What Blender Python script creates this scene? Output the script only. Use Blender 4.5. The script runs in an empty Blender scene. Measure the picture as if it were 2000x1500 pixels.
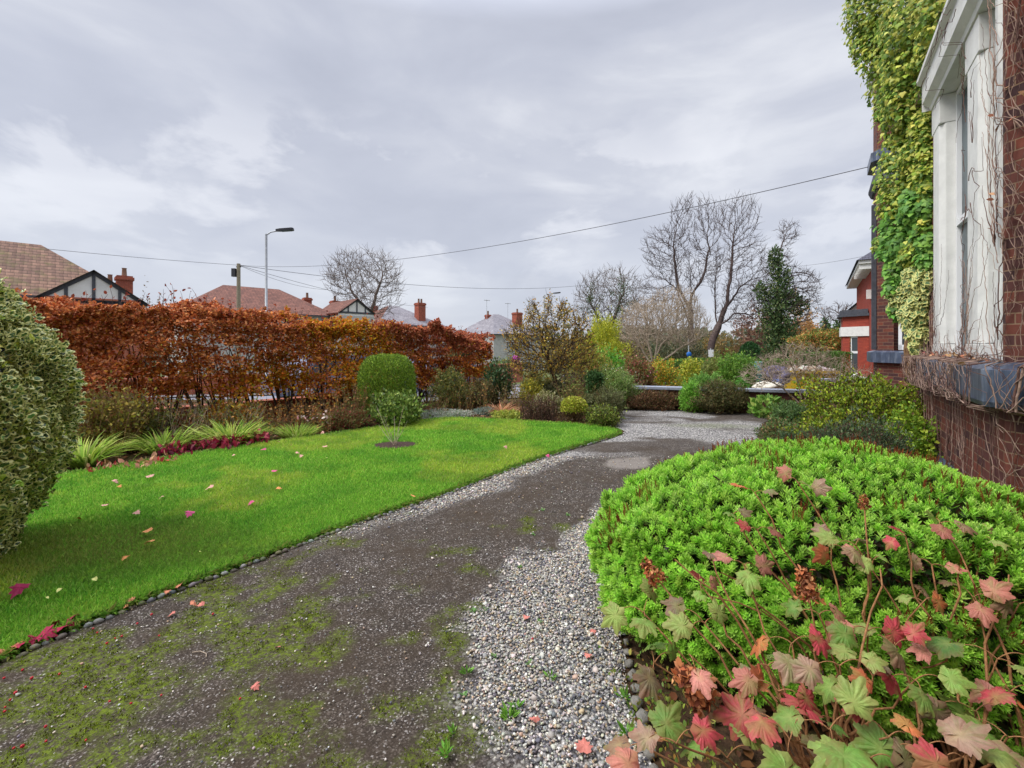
import bpy, bmesh, math, random
import numpy as np
from mathutils import Vector, Matrix
R = math.radians
rng = np.random.default_rng(7)
random.seed(7)
scn = bpy.context.scene
COL = scn.collection
EYE, FP, HY = 1.6, 889.0, 675.0

# ------------------------------------------------------------------ camera
cd = bpy.data.cameras.new('camera'); cam = bpy.data.objects.new('camera', cd); COL.objects.link(cam)
cam.location = (0, 0, EYE); cam.rotation_euler = (R(90), 0, 0)
cd.sensor_width = 36; cd.lens = FP/2000*36; cd.shift_y = -(750-HY)/2000
cd.clip_start = 0.05; cd.clip_end = 3000
scn.camera = cam
scn.view_settings.view_transform = 'Standard'; scn.view_settings.look = 'None'
scn.view_settings.exposure = 0.52; scn.view_settings.gamma = 1
SUN_EL, SUN_AZ = 50, 252      # azimuth measured clockwise from +Y
# ------------------------------------------------------------------ world
W = bpy.data.worlds.new('World'); scn.world = W; W.use_nodes = True
nt = W.node_tree; nt.nodes.clear()
def N(t, typ, **kw):
    n = t.nodes.new(typ)
    for k, v in kw.items():
        if k == 'inp':
            for a, b in v.items(): n.inputs[a].default_value = b
        else: setattr(n, k, v)
    return n
def mth(t, op, a, b=None, c=None, clamp=False):
    n = t.nodes.new('ShaderNodeMath'); n.operation = op; n.use_clamp = clamp
    for i, v in enumerate((a, b, c)):
        if v is None: continue
        if isinstance(v, (int, float)): n.inputs[i].default_value = v
        else: t.links.new(v, n.inputs[i])
    return n.outputs[0]
def mixc(t, f, a, b, mode='MIX'):
    n = t.nodes.new('ShaderNodeMix'); n.data_type = 'RGBA'; n.blend_type = mode
    for i, v in ((0, f), (6, a), (7, b)):
        if isinstance(v, (int, float)): n.inputs[i].default_value = v
        elif isinstance(v, tuple): n.inputs[i].default_value = (*v[:3], 1)
        else: t.links.new(v, n.inputs[i])
    return n.outputs[2]
def ramp(t, f, stops):
    n = t.nodes.new('ShaderNodeValToRGB'); e = n.color_ramp.elements
    while len(e) < len(stops): e.new(0.5)
    for i, (p, c) in enumerate(stops):
        e[i].position = p; e[i].color = (*c[:3], 1) if isinstance(c, tuple) else (c, c, c, 1)
    if f is not None: t.links.new(f, n.inputs[0])
    return n.outputs[0]
def noise(t, vec, scale, detail=4, rough=.5, dist=0., dim='3D'):
    n = N(t, 'ShaderNodeTexNoise', noise_dimensions=dim); n.inputs['Scale'].default_value = scale
    n.inputs['Detail'].default_value = detail; n.inputs['Roughness'].default_value = rough; n.inputs['Distortion'].default_value = dist
    if vec is not None: t.links.new(vec, n.inputs['Vector'])
    return n.outputs[0]
tc = N(nt, 'ShaderNodeTexCoord'); sep = N(nt, 'ShaderNodeSeparateXYZ'); nt.links.new(tc.outputs['Generated'], sep.inputs[0])
zz = mth(nt, 'ADD', mth(nt, 'MAXIMUM', sep.outputs[2], 0), 0.16)
cmb = N(nt, 'ShaderNodeCombineXYZ')
nt.links.new(mth(nt, 'DIVIDE', sep.outputs[0], zz), cmb.inputs[0]); nt.links.new(mth(nt, 'DIVIDE', sep.outputs[1], zz), cmb.inputs[1])
mp = N(nt, 'ShaderNodeMapping'); nt.links.new(cmb.outputs[0], mp.inputs[0]); mp.inputs['Rotation'].default_value = (0, 0, R(20)); mp.inputs['Scale'].default_value = (.62, .55, 1); mp.inputs['Location'].default_value = (3.3, 1.7, 0)
n1 = noise(nt, mp.outputs[0], .9, 7, .52, .35)
n2 = noise(nt, mp.outputs[0], 2.6, 6, .5, .2)
mpf = N(nt, 'ShaderNodeMapping'); nt.links.new(tc.outputs['Generated'], mpf.inputs[0]); mpf.inputs['Scale'].default_value = (1.6, 1.6, 4.5); mpf.inputs['Location'].default_value = (.4, 0, .25)
n3 = noise(nt, mpf.outputs[0], 1.9, 7, .5, .35)
csum = mth(nt, 'ADD', mth(nt, 'MULTIPLY', n1, .3), mth(nt, 'ADD', mth(nt, 'MULTIPLY', n2, .12), mth(nt, 'MULTIPLY', n3, .58)))
ccol = ramp(nt, csum, [(.36, (.385, .405, .475)), (.46, (.425, .445, .515)), (.54, (.475, .493, .555)), (.62, (.585, .60, .645))])
# a field of soft cumulus lumps part way up the sky
mpc = N(nt, 'ShaderNodeMapping'); nt.links.new(tc.outputs['Generated'], mpc.inputs[0]); mpc.inputs['Scale'].default_value = (2.0, 2.0, 4.2); mpc.inputs['Location'].default_value = (1.1, .3, .6)
n4 = noise(nt, mpc.outputs[0], 1.7, 9, .56, .25)
cmask = mth(nt, 'MULTIPLY', ramp(nt, n4, [(.50, 0.), (.57, 1.)]), mth(nt, 'MULTIPLY', ramp(nt, sep.outputs[2], [(.10, 0.), (.2, 1.)]), ramp(nt, sep.outputs[2], [(.36, 1.), (.46, 0.)])))
ccol = mixc(nt, mth(nt, 'MULTIPLY', cmask, .55), ccol, (.66, .67, .71))
dmask = mth(nt, 'MULTIPLY', ramp(nt, noise(nt, mpc.outputs[0], 3.1, 6, .5), [(.58, 0.), (.66, 1.)]), ramp(nt, sep.outputs[2], [(.05, 1.), (.25, 0.)]))
ccol = mixc(nt, mth(nt, 'MULTIPLY', dmask, .35), ccol, (.36, .37, .43))
# pale glow low on the horizon (clouds thin there) and CIE-overcast brightening towards the zenith
lowg = ramp(nt, sep.outputs[2], [(0, 1.), (.3, 0.)])
ccol = mixc(nt, mth(nt, 'MULTIPLY', lowg, .45), ccol, (.52, .55, .62))
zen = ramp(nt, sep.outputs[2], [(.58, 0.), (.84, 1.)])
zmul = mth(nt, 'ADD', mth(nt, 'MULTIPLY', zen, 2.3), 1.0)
sky = N(nt, 'ShaderNodeTexSky', sky_type='NISHITA', sun_disc=False, sun_elevation=R(SUN_EL), sun_rotation=R(SUN_AZ))
skys = N(nt, 'ShaderNodeVectorMath', operation='SCALE'); nt.links.new(sky.outputs[0], skys.inputs[0]); skys.inputs[3].default_value = .08
mx = mixc(nt, .9, skys.outputs[0], ccol)
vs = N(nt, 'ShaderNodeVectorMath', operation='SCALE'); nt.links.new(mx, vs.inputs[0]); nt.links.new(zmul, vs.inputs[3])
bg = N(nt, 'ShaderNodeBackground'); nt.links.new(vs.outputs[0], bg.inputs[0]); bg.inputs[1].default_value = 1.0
wo = N(nt, 'ShaderNodeOutputWorld'); nt.links.new(bg.outputs[0], wo.inputs[0])
# ------------------------------------------------------------------ sun (soft, through cloud)
ld = bpy.data.lights.new('sun', 'SUN'); ld.energy = 1.9; ld.angle = R(24); ld.color = (1, .96, .9)
sun = bpy.data.objects.new('sun', ld); COL.objects.link(sun)
a, e = R(SUN_AZ), R(SUN_EL)
sdir = Vector((math.sin(a)*math.cos(e), math.cos(a)*math.cos(e), math.sin(e)))
sun.rotation_euler = sdir.to_track_quat('Z', 'Y').to_euler()
scn.cycles.max_bounces = 6; scn.cycles.transparent_max_bounces = 8; scn.cycles.use_adaptive_sampling = True

# ================================================================== helpers
def gz(x, y):
    """height of the ground: level garden, falling away beyond it"""
    d = np.maximum(0, np.asarray(y, float)-12.5)
    return -2.4*(1-np.exp(-d/28.0))
def P(px, py, d):
    return np.array([(px-1000)/FP*d, d, EYE-(py-HY)/FP*d])
def X(px, d): return (px-1000)/FP*d
def Z(py, d): return EYE-(py-HY)/FP*d
def G(px, py):
    d = EYE*FP/(py-HY); return ((px-1000)/FP*d, d)
def lin(r, g, b):
    f = lambda c: (c/255/12.92 if c/255 <= .04045 else ((c/255+.055)/1.055)**2.4)
    return np.array([f(r), f(g), f(b)])
def hx(*a):
    return [lin(*c) for c in a]
def hash3(ix, iy, iz, s):
    h = (ix*374761393 + iy*668265263 + iz*1274126177 + s*974711) & 0x7fffffff
    h = ((h ^ (h >> 13))*1103515245) & 0x7fffffff
    return ((h ^ (h >> 16)) & 0xffff)/65535.0
def vn(Pt, scale=1., seed=0):
    Pt = np.asarray(Pt, float)*scale; i = np.floor(Pt).astype(np.int64); f = Pt-i; f = f*f*(3-2*f); r = 0
    for a_ in (0, 1):
        for b_ in (0, 1):
            for c_ in (0, 1):
                w = (f[:, 0] if a_ else 1-f[:, 0])*(f[:, 1] if b_ else 1-f[:, 1])*(f[:, 2] if c_ else 1-f[:, 2])
                r = r+w*hash3(i[:, 0]+a_, i[:, 1]+b_, i[:, 2]+c_, seed)
    return r
def fbm(Pt, scale=1., seed=0, o=3):
    r = 0; a_ = .5; t = 0
    for k in range(o): r = r+a_*vn(Pt, scale*2**k, seed+k); t += a_; a_ *= .5
    return r/t
def norm(v): return v/np.maximum(1e-9, np.linalg.norm(v, axis=-1, keepdims=True))

def tag(o, label=None, cat=None, group=None, kind=None):
    if label: o['label'] = label
    if cat: o['category'] = cat
    if group: o['group'] = group
    if kind: o['kind'] = kind
    return o
def thing(name, label, cat, loc=(0, 0, 0), rz=0, group=None):
    o = bpy.data.objects.new(name, None); COL.objects.link(o); o.location = loc; o.rotation_euler = (0, 0, rz); o.empty_display_size = .1
    return tag(o, label, cat, group)
def npmesh(name, V, F, mat, parent=None, col=None, smooth=False, uv=None, mi=None):
    """V (n,3), F (f,k) ; vertices are in WORLD space and moved into the parent's frame"""
    V = np.asarray(V, np.float32); F = np.asarray(F, np.int32)
    me = bpy.data.meshes.new(name); k = F.shape[1]
    if parent is not None:
        M = np.array((Matrix.Translation(parent.location) @ parent.rotation_euler.to_matrix().to_4x4()).inverted()) if parent.parent is None else np.array(wmat(parent).inverted())
        V = (V @ M[:3, :3].T + M[:3, 3]).astype(np.float32)
    me.vertices.add(len(V)); me.vertices.foreach_set('co', V.ravel())
    me.loops.add(F.size); me.loops.foreach_set('vertex_index', F.ravel())
    me.polygons.add(len(F)); me.polygons.foreach_set('loop_start', np.arange(0, F.size, k, dtype=np.int32))
    try: me.polygons.foreach_set('loop_total', np.full(len(F), k, np.int32))
    except Exception: pass
    if smooth: me.polygons.foreach_set('use_smooth', np.ones(len(F), bool))
    if mi is not None: me.polygons.foreach_set('material_index', np.asarray(mi, np.int32))
    for m in (mat if isinstance(mat, (list, tuple)) else [mat]): me.materials.append(m)
    me.update(calc_edges=True)
    if col is not None:
        at = me.color_attributes.new('col', 'FLOAT_COLOR', 'POINT')
        c4 = np.ones((len(V), 4), np.float32); c4[:, :3] = col; at.data.foreach_set('color', c4.ravel())
    if uv is not None:
        ul = me.uv_layers.new(name='UVMap'); ul.data.foreach_set('uv', np.asarray(uv, np.float32)[F.ravel()].ravel())
    o = bpy.data.objects.new(name, me); COL.objects.link(o); o.parent = parent
    return o
def wmat(o):
    m = Matrix.Translation(o.location) @ o.rotation_euler.to_matrix().to_4x4()
    return (wmat(o.parent) @ m) if o.parent else m
def inst(T, F, pos, Rm, sc, col, tcol=None):
    """copies of template T (m,3) at pos with rotation matrices Rm and scale sc -> arrays"""
    pos = np.asarray(pos); n, m = len(pos), len(T)
    sc = np.asarray(sc); sc = sc[:, None] if sc.ndim == 1 else sc
    if sc.shape[1] == 1: sc = np.repeat(sc, 3, 1)
    Tl = T[None]*sc[:, None, :]
    V = np.einsum('nij,nmj->nmi', Rm, Tl)+pos[:, None, :]
    Fo = (F[None]+(np.arange(n)*m)[:, None, None]).reshape(-1, F.shape[1])
    C = np.repeat(np.asarray(col)[:, None, :], m, 1)
    if tcol is not None: C = C*(1-tcol[None, :, 3:4])+tcol[None, :, :3]*tcol[None, :, 3:4]
    return V.reshape(-1, 3), Fo, C.reshape(-1, 3)
def join(parts):
    V, F, C, o = [], [], [], 0
    for v, f, c in parts: V.append(v); F.append(f+o); C.append(c); o += len(v)
    return np.concatenate(V), np.concatenate(F), np.concatenate(C)
def frames(d, n):
    y = norm(d); x = norm(np.cross(y, n)); z = np.cross(x, y)
    return np.stack([x, y, z], -1)
def rnd(n): return norm(rng.normal(size=(n, 3)))
def pick(pal, n, w=None, var=.18):
    pal = np.array(pal); c = pal[rng.choice(len(pal), n, p=None if w is None else np.array(w)/sum(w))]
    return np.clip(c*(1+var*rng.normal(size=(n, 1)))*(1+.05*rng.normal(size=(n, 3))), .003, .95)
# leaf templates: y = along the leaf, z = its upper face
T_DIA = (np.array([[0, 0, 0], [-.3, .5, .07], [0, 1, -.05], [.3, .5, .07]]), np.array([[0, 1, 2], [0, 2, 3]]))
T_NAR = (np.array([[0, 0, 0], [-.17, .45, .04], [0, 1, -.06], [.17, .45, .04]]), np.array([[0, 1, 2], [0, 2, 3]]))
T_OVAL = (np.array([[0, 0, 0], [-.28, .3, .08], [-.25, .68, .06], [0, 1, -.06], [.25, .68, .06], [.28, .3, .08], [0, .5, 0]]),
          np.array([[6, 0, 5], [6, 1, 0], [6, 2, 1], [6, 3, 2], [6, 4, 3], [6, 5, 4]]))
def fan(out, zc=.0, cup=.0, c=(0, .45)):
    o = np.array([(x, y, cup*((x-c[0])**2+(y-c[1])**2)) for x, y in out]+[(c[0], c[1], zc)]); n = len(out)
    return o, np.array([[n, i, (i+1) % n] for i in range(n)])
T_IVY = fan([(0, 0), (-.3, -.08), (-.5, .25), (-.3, .45), (-.22, .62), (0, 1), (.22, .62), (.3, .45), (.5, .25), (.3, -.08)], .06, -.15, (0, .3))
def oak(k=0):
    pts = [(0, 0), (-.22, -.06), (-.52, .05), (-.46, .22), (-.66, .42), (-.36, .46), (-.42, .74), (-.2, .7), (0, 1.05), (.2, .7), (.42, .74), (.36, .46), (.66, .42), (.46, .22), (.52, .05), (.22, -.06)]
    return fan(pts, .08, -.28, (0, .38))
# serrated, lobed leaf with a raised mid rib and veins, for the near hydrangea
def biglobed():
    lobes = [(-150, .5), (-122, .60), (-100, .80), (-76, .62), (-50, 1.0), (-26, .70), (0, 1.22), (26, .70), (50, 1.0), (76, .62), (100, .80), (122, .60), (150, .5)]
    ang = []; rad = []
    for i in range(len(lobes)-1):
        a0, r0 = lobes[i]; a1, r1 = lobes[i+1]
        for t in (0, .25, .5, .75):
            ang.append(a0+(a1-a0)*t); rad.append((r0+(r1-r0)*t)*(1+(.06 if t in (.25, .75) else (-.05 if t else 0))))
    ang.append(150); rad.append(.5)
    ang = np.radians(np.array(ang)); rad = np.array(rad)*.62
    o = np.stack([np.sin(ang)*rad, .38+np.cos(ang)*rad], 1); n = len(o)
    r2 = rad*.5; m = np.stack([np.sin(ang)*r2, .38+np.cos(ang)*r2], 1)
    V = [(0, .0, 0)]+[(x, y, -.25*(x*x+(y-.4)**2)+.03*math.cos(i*2.1)) for i, (x, y) in enumerate(o)]+[(x, y, .05+.02*math.cos(i*2.1)) for i, (x, y) in enumerate(m)]+[(0, .38, .03)]
    F = []
    for i in range(n-1):
        F += [(1+i, 1+i+1, 1+n+i+1), (1+i, 1+n+i+1, 1+n+i), (1+n+i, 1+n+i+1, 1+2*n)]
    F += [(0, 1, 1+2*n), (n, 0, 1+2*n)]
    return np.array(V, float), np.array(F)
T_BIG = biglobed()

def tubes_edges(A, B, ra, rb, k=4):
    """one little tapered tube per edge"""
    d = norm(B-A); ref = np.where(np.abs(d[:, 2:3]) > .8, np.array([[1., .1, 0]]), np.array([[.1, .2, 1.]]))
    x = norm(np.cross(d, ref)); y = np.cross(d, x); n = len(A)
    t = np.arange(k)*2*math.pi/k; c, s = np.cos(t), np.sin(t)
    ring = x[:, None, :]*c[None, :, None]+y[:, None, :]*s[None, :, None]
    V = np.concatenate([A[:, None]+ring*ra[:, None, None], B[:, None]+ring*rb[:, None, None]], 1).reshape(-1, 3)
    b = np.arange(n)[:, None, None]*2*k; i = np.arange(k)
    F = np.stack([i, (i+1) % k, k+(i+1) % k, k+i], 1)[None]+b
    return V, F.reshape(-1, 4)
def path_edges(pts, r):
    pts = np.asarray(pts); r = np.asarray(r, float)*np.ones(len(pts)); return pts[:-1], pts[1:], r[:-1], r[1:]
def colonize(trunk, att, step, infl, kill, iters=80, trop=(0, 0, .1), jit=.15):
    nodes = [np.array(p, float) for p in trunk[0]]; par = [-1]+list(range(len(nodes)-1))
    for extra in trunk[1:]:                               # further stems: (parent index or -1, points)
        pi, pts = extra
        for p in pts: nodes.append(np.array(p, float)); par.append(pi); pi = len(nodes)-1
    att = np.array(att); nn = np.array(nodes)
    D = np.linalg.norm(att[:, None]-nn[None], axis=2); near = D.argmin(1); dist = D.min(1); trop = np.array(trop)
    for it in range(iters):
        if len(att) == 0: break
        use = dist < infl
        if not use.any():
            use = dist <= dist.min()+step
        nn = np.array(nodes); idx = near[use]; v = norm(att[use]-nn[idx])
        acc = np.zeros((len(nodes), 3)); np.add.at(acc, idx, v); u = np.unique(idx)
        dr = norm(norm(acc[u])+trop+jit*rng.normal(size=(len(u), 3))); new = nn[u]+dr*step
        base = len(nodes)
        for j in range(len(u)): nodes.append(new[j]); par.append(int(u[j]))
        D = np.linalg.norm(att[:, None]-new[None], axis=2); m = D.argmin(1); dm = D.min(1)
        b = dm < dist; near = np.where(b, m+base, near); dist = np.where(b, dm, dist)
        keep = dist > kill; att = att[keep]; near = near[keep]; dist = dist[keep]
        if len(nodes) > 9000: break
    return np.array(nodes), np.array(par)
def skeleton_mesh(nodes, par, r0, rmax, expo=2.3, k=4, twig=0, twl=.5, twr=.01, twup=.3):
    n = len(nodes); acc = np.zeros(n)
    for _ in range(3):
        pp = np.maximum(par, 0); s_ = np.zeros_like(nodes); c_ = np.zeros(n); np.add.at(s_, pp[1:], nodes[1:]); np.add.at(c_, pp[1:], 1); has = (c_ > 0) & (np.array(par) >= 0)
        nodes = np.where(has[:, None], .4*nodes+.3*nodes[pp]+.3*s_/np.maximum(c_, 1)[:, None], nodes)
    ch = np.zeros(n, int)
    for i in range(n-1, 0, -1):
        if ch[i] == 0: acc[i] = 1
        if par[i] >= 0: acc[par[i]] += acc[i]; ch[par[i]] += 1
    r = r0*np.maximum(acc, 1)**(1/2.4); la = np.log(np.maximum(acc, 1))/np.log(max(acc.max(), 3)); r = r*(rmax/r.max())**(la**3)
    i = np.arange(n)[np.array(par) >= 0]; p = par[i]
    V, F = tubes_edges(nodes[p], nodes[i], np.minimum(r[p], r[i]*1.35), r[i], k)
    if twig:
        sm = i[(acc[i] < 6)]; sm = np.repeat(sm, twig); d0 = norm(nodes[sm]-nodes[par[sm]])
        d = norm(d0+.75*rng.normal(size=(len(sm), 3))+np.array([0, 0, twup])); L = twl*(.5+rng.random((len(sm), 1)))
        m = nodes[sm]+d*L*.5; e2 = m+norm(d+.35*rng.normal(size=d.shape)+np.array([0, 0, twup]))*L*.5
        v2, f2 = tubes_edges(nodes[sm], m, np.full(len(sm), twr), np.full(len(sm), twr*.8), 3); v3, f3 = tubes_edges(m, e2, np.full(len(sm), twr*.8), np.full(len(sm), twr*.35), 3)
        F = np.concatenate([F, f2+len(V), f3+len(V)+len(v2)]); V = np.concatenate([V, v2, v3])
    return V, F, r, acc

# ------------------------------------------------------------------ materials
def mat(name, build=None, color=(.5, .5, .5), rough=.8, spec=.3, metal=0.):
    m = bpy.data.materials.new(name); m.use_nodes = True; t = m.node_tree
    b = t.nodes['Principled BSDF']; b.inputs['Base Color'].default_value = (*color, 1); b.inputs['Roughness'].default_value = rough
    b.inputs['Specular IOR Level'].default_value = spec; b.inputs['Metallic'].default_value = metal
    if build: build(t, b)
    return m
def bump(t, b, h, strength=.4, dist=.01):
    n = N(t, 'ShaderNodeBump'); n.inputs['Strength'].default_value = strength; n.inputs['Distance'].default_value = dist
    t.links.new(h, n.inputs['Height']); t.links.new(n.outputs[0], b.inputs['Normal'])
def leafmat(name, rough=.5, spec=.3, trans=.25):
    def f(t, b):
        at = N(t, 'ShaderNodeAttribute', attribute_name='col'); t.links.new(at.outputs['Color'], b.inputs['Base Color'])
        tr = N(t, 'ShaderNodeBsdfTranslucent'); g = N(t, 'ShaderNodeGamma'); g.inputs[1].default_value = .85; t.links.new(at.outputs['Color'], g.inputs[0]); t.links.new(g.outputs[0], tr.inputs[0])
        mxs = N(t, 'ShaderNodeMixShader'); mxs.inputs[0].default_value = trans
        t.links.new(b.outputs[0], mxs.inputs[1]); t.links.new(tr.outputs[0], mxs.inputs[2]); t.links.new(mxs.outputs[0], t.nodes['Material Output'].inputs[0])
    return mat(name, f, rough=rough, spec=spec)
M_LEAF = leafmat('leaf'); M_GLOSS = leafmat('glossy leaf', .3, .5, .15); M_DRY = leafmat('dry leaf', .8, .15, .2); M_GRASS = leafmat('grass blade', .55, .25, .35)
def vary(color, sc=8, amt=.35, rough=.8, bs=0, spec=.3, c2=None):
    def f(t, b):
        tc = N(t, 'ShaderNodeTexCoord'); n = noise(t, tc.outputs['Object'], sc, 6, .6)
        c1 = tuple(c*(1-amt) for c in color); cc = c2 or tuple(min(.95, c*(1+amt)) for c in color)
        t.links.new(ramp(t, n, [(.3, c1), (.7, cc)]), b.inputs['Base Color'])
        if bs: bump(t, b, noise(t, tc.outputs['Object'], sc*6, 5, .6), bs, .01)
    return f
M_BARK = mat('grey brown bark', vary(tuple(lin(112, 100, 92)), 3, .4, bs=.5))
M_BARKD = mat('dark bark', vary(tuple(lin(88, 74, 70)), 3, .35, bs=.4))
M_BARKP = mat('pale twig bark', vary(tuple(lin(172, 156, 136)), 5, .2, bs=.2))
M_STEM = mat('brown stems', vary(tuple(lin(140, 108, 78)), 20, .35))
M_STEMD = mat('dark stems', vary(tuple(lin(78, 62, 50)), 20, .35))
M_STEMR = mat('orange brown hydrangea stem', vary(tuple(lin(165, 118, 78)), 60, .35, bs=.4))
M_CREEP = mat('bare creeper stem', vary(tuple(lin(158, 132, 118)), 15, .3))
M_CREEPD = mat('dark creeper stem', vary(tuple(lin(105, 78, 70)), 15, .3))
M_WHITE = mat('white painted stone', vary((.74, .74, .71), 6, .1, bs=.15), rough=.6)
M_UPVC = mat('white frame', color=(.82, .83, .84), rough=.35, spec=.5)
M_BLACKP = mat('black paint', color=(.03, .03, .033), rough=.5)
M_TIMBER = mat('grey black timber', vary((.07, .075, .09), 10, .3), rough=.7)
M_RENDER2 = mat('weathered render', vary((.46, .46, .44), 2, .15), rough=.9)
M_RENDER = mat('white render', vary((.72, .72, .7), 2, .1), rough=.9)
M_METAL = mat('galvanised steel', vary((.42, .44, .45), 12, .15), rough=.5, metal=.3)
M_DARKMETAL = mat('dark metal', color=(.05, .05, .055), rough=.4, metal=.4)
M_WIRE = mat('cable', color=(.09, .09, .10), rough=.6)
M_POLE = mat('weathered pole wood', vary(tuple(lin(140, 132, 112)), 10, .3, bs=.3))
M_GLASS = mat('window glass', color=(.06, .075, .085), rough=.06, spec=1.0)
M_NET = mat('net curtain behind glass', vary((.07, .10, .11), 4, .7), rough=.3, spec=.2)
M_PURPLE = mat('purple sign', color=tuple(lin(190, 60, 170)), rough=.5)
M_BLUES = mat('blue sign', color=tuple(lin(40, 110, 190)), rough=.5)
M_SLATEB = None
def f_bluestone(t, b):
    tc = N(t, 'ShaderNodeTexCoord'); mpn = N(t, 'ShaderNodeMapping'); t.links.new(tc.outputs['Object'], mpn.inputs[0]); mpn.inputs['Scale'].default_value = (1, 1, .12)
    n = noise(t, mpn.outputs[0], 14, 6, .7); n2_ = noise(t, tc.outputs['Object'], 3, 4, .6)
    c = ramp(t, n, [(.3, tuple(lin(50, 58, 76))), (.52, tuple(lin(84, 96, 118))), (.75, tuple(lin(150, 158, 170)))])
    t.links.new(mixc(t, ramp(t, n2_, [(.45, 0.), (.7, .6)]), c, tuple(lin(58, 62, 72))), b.inputs['Base Color']); bump(t, b, n, .3, .01)
M_BLUE = mat('blue glazed stone', f_bluestone, rough=.35, spec=.5)
def brickmat(name, ca, cb, cm, dirt=.35, mort=.01, sc=1.0, cdark=(.05, .03, .03)):
    def f(t, b):
        uvn = N(t, 'ShaderNodeUVMap', uv_map='UVMap')
        br = N(t, 'ShaderNodeTexBrick'); t.links.new(uvn.outputs[0], br.inputs['Vector'])
        br.inputs['Color1'].default_value = (*ca, 1); br.inputs['Color2'].default_value = (*cb, 1); br.inputs['Mortar'].default_value = (*cm, 1)
        br.inputs['Scale'].default_value = sc; br.inputs['Brick Width'].default_value = .235; br.inputs['Row Height'].default_value = .08; br.inputs['Mortar Size'].default_value = mort*.55; br.inputs['Mortar Smooth'].default_value = .3; br.inputs['Bias'].default_value = 0
        n = noise(t, uvn.outputs[0], 1.3, 6, .65); n5 = noise(t, uvn.outputs[0], 25, 4, .6)
        c = mixc(t, mth(t, 'MULTIPLY', ramp(t, n, [(.35, 0.), (.68, 1.)]), dirt), br.outputs['Color'], cdark)
        c = mixc(t, .35, c, ramp(t, n5, [(.3, .4), (.7, 1.)]), 'MULTIPLY')
        t.links.new(c, b.inputs['Base Color']); bump(t, b, mth(t, 'SUBTRACT', mth(t, 'MULTIPLY', n5, .3), br.outputs['Fac']), .6, .008)
    return mat(name, f, rough=.85)
L3 = lambda *a: tuple(lin(*a))
M_BRICKD = brickmat('dark red brown brick', L3(140, 76, 58), L3(78, 54, 56), L3(160, 130, 104), .4)
M_BRICKR = brickmat('bright red brick', L3(176, 78, 60), L3(154, 66, 54), L3(156, 96, 80), .15, .007)
M_BRICKO = brickmat('chimney brick', L3(190, 98, 74), L3(150, 76, 60), L3(150, 120, 100), .3, .012)
M_BRICKW = brickmat('low wall brick', L3(120, 70, 56), L3(84, 56, 48), L3(96, 84, 72), .6, .01)
def roofmat(name, c1, c2, moss=None, row=.32, colw=.3):
    def f(t, b):
        uvn = N(t, 'ShaderNodeUVMap', uv_map='UVMap')
        br = N(t, 'ShaderNodeTexBrick'); t.links.new(uvn.outputs[0], br.inputs['Vector']); br.offset = .5
        br.inputs['Color1'].default_value = (*c1, 1); br.inputs['Color2'].default_value = (*c2, 1); br.inputs['Mortar'].default_value = (.02, .015, .014, 1)
        br.inputs['Scale'].default_value = 1; br.inputs['Brick Width'].default_value = colw; br.inputs['Row Height'].default_value = row; br.inputs['Mortar Size'].default_value = .010; br.inputs['Mortar Smooth'].default_value = .9
        sx = N(t, 'ShaderNodeSeparateXYZ'); t.links.new(uvn.outputs[0], sx.inputs[0])
        fr = mth(t, 'FRACT', mth(t, 'DIVIDE', sx.outputs[1], row))
        n = noise(t, uvn.outputs[0], 1.1, 6, .7); c = mixc(t, .92, br.outputs['Color'], ramp(t, fr, [(0., .12), (.16, .75), (.4, 1.), (1., 1.12)]), 'MULTIPLY')  # shade along the foot of each tile course is put into the colour
        c = mixc(t, .5, c, ramp(t, noise(t, uvn.outputs[0], 7, 5, .7), [(.3, .5), (.7, 1.25)]), 'MULTIPLY')
        if moss: c = mixc(t, ramp(t, n, [(.5, 0.), (.68, .8)]), c, moss)
        t.links.new(c, b.inputs['Base Color'])
        wv = mth(t, 'ABSOLUTE', mth(t, 'SINE', mth(t, 'MULTIPLY', sx.outputs[0], math.pi/colw)))
        bump(t, b, mth(t, 'ADD', mth(t, 'MULTIPLY', wv, .6), mth(t, 'SUBTRACT', 1, fr)), .9, .05)
    return mat(name, f, rough=.85)
M_ROOF1 = roofmat('mossy red brown roof tiles', L3(140, 108, 90), L3(110, 84, 72), L3(100, 98, 54))
M_ROOF2 = roofmat('red roof tiles', L3(140, 96, 82), L3(112, 78, 68))
M_ROOF3 = roofmat('grey roof tiles', L3(160, 156, 160), L3(138, 134, 140))
M_SLATE = roofmat('slate', L3(112, 110, 122), L3(92, 92, 104), row=.22, colw=.25)

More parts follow.
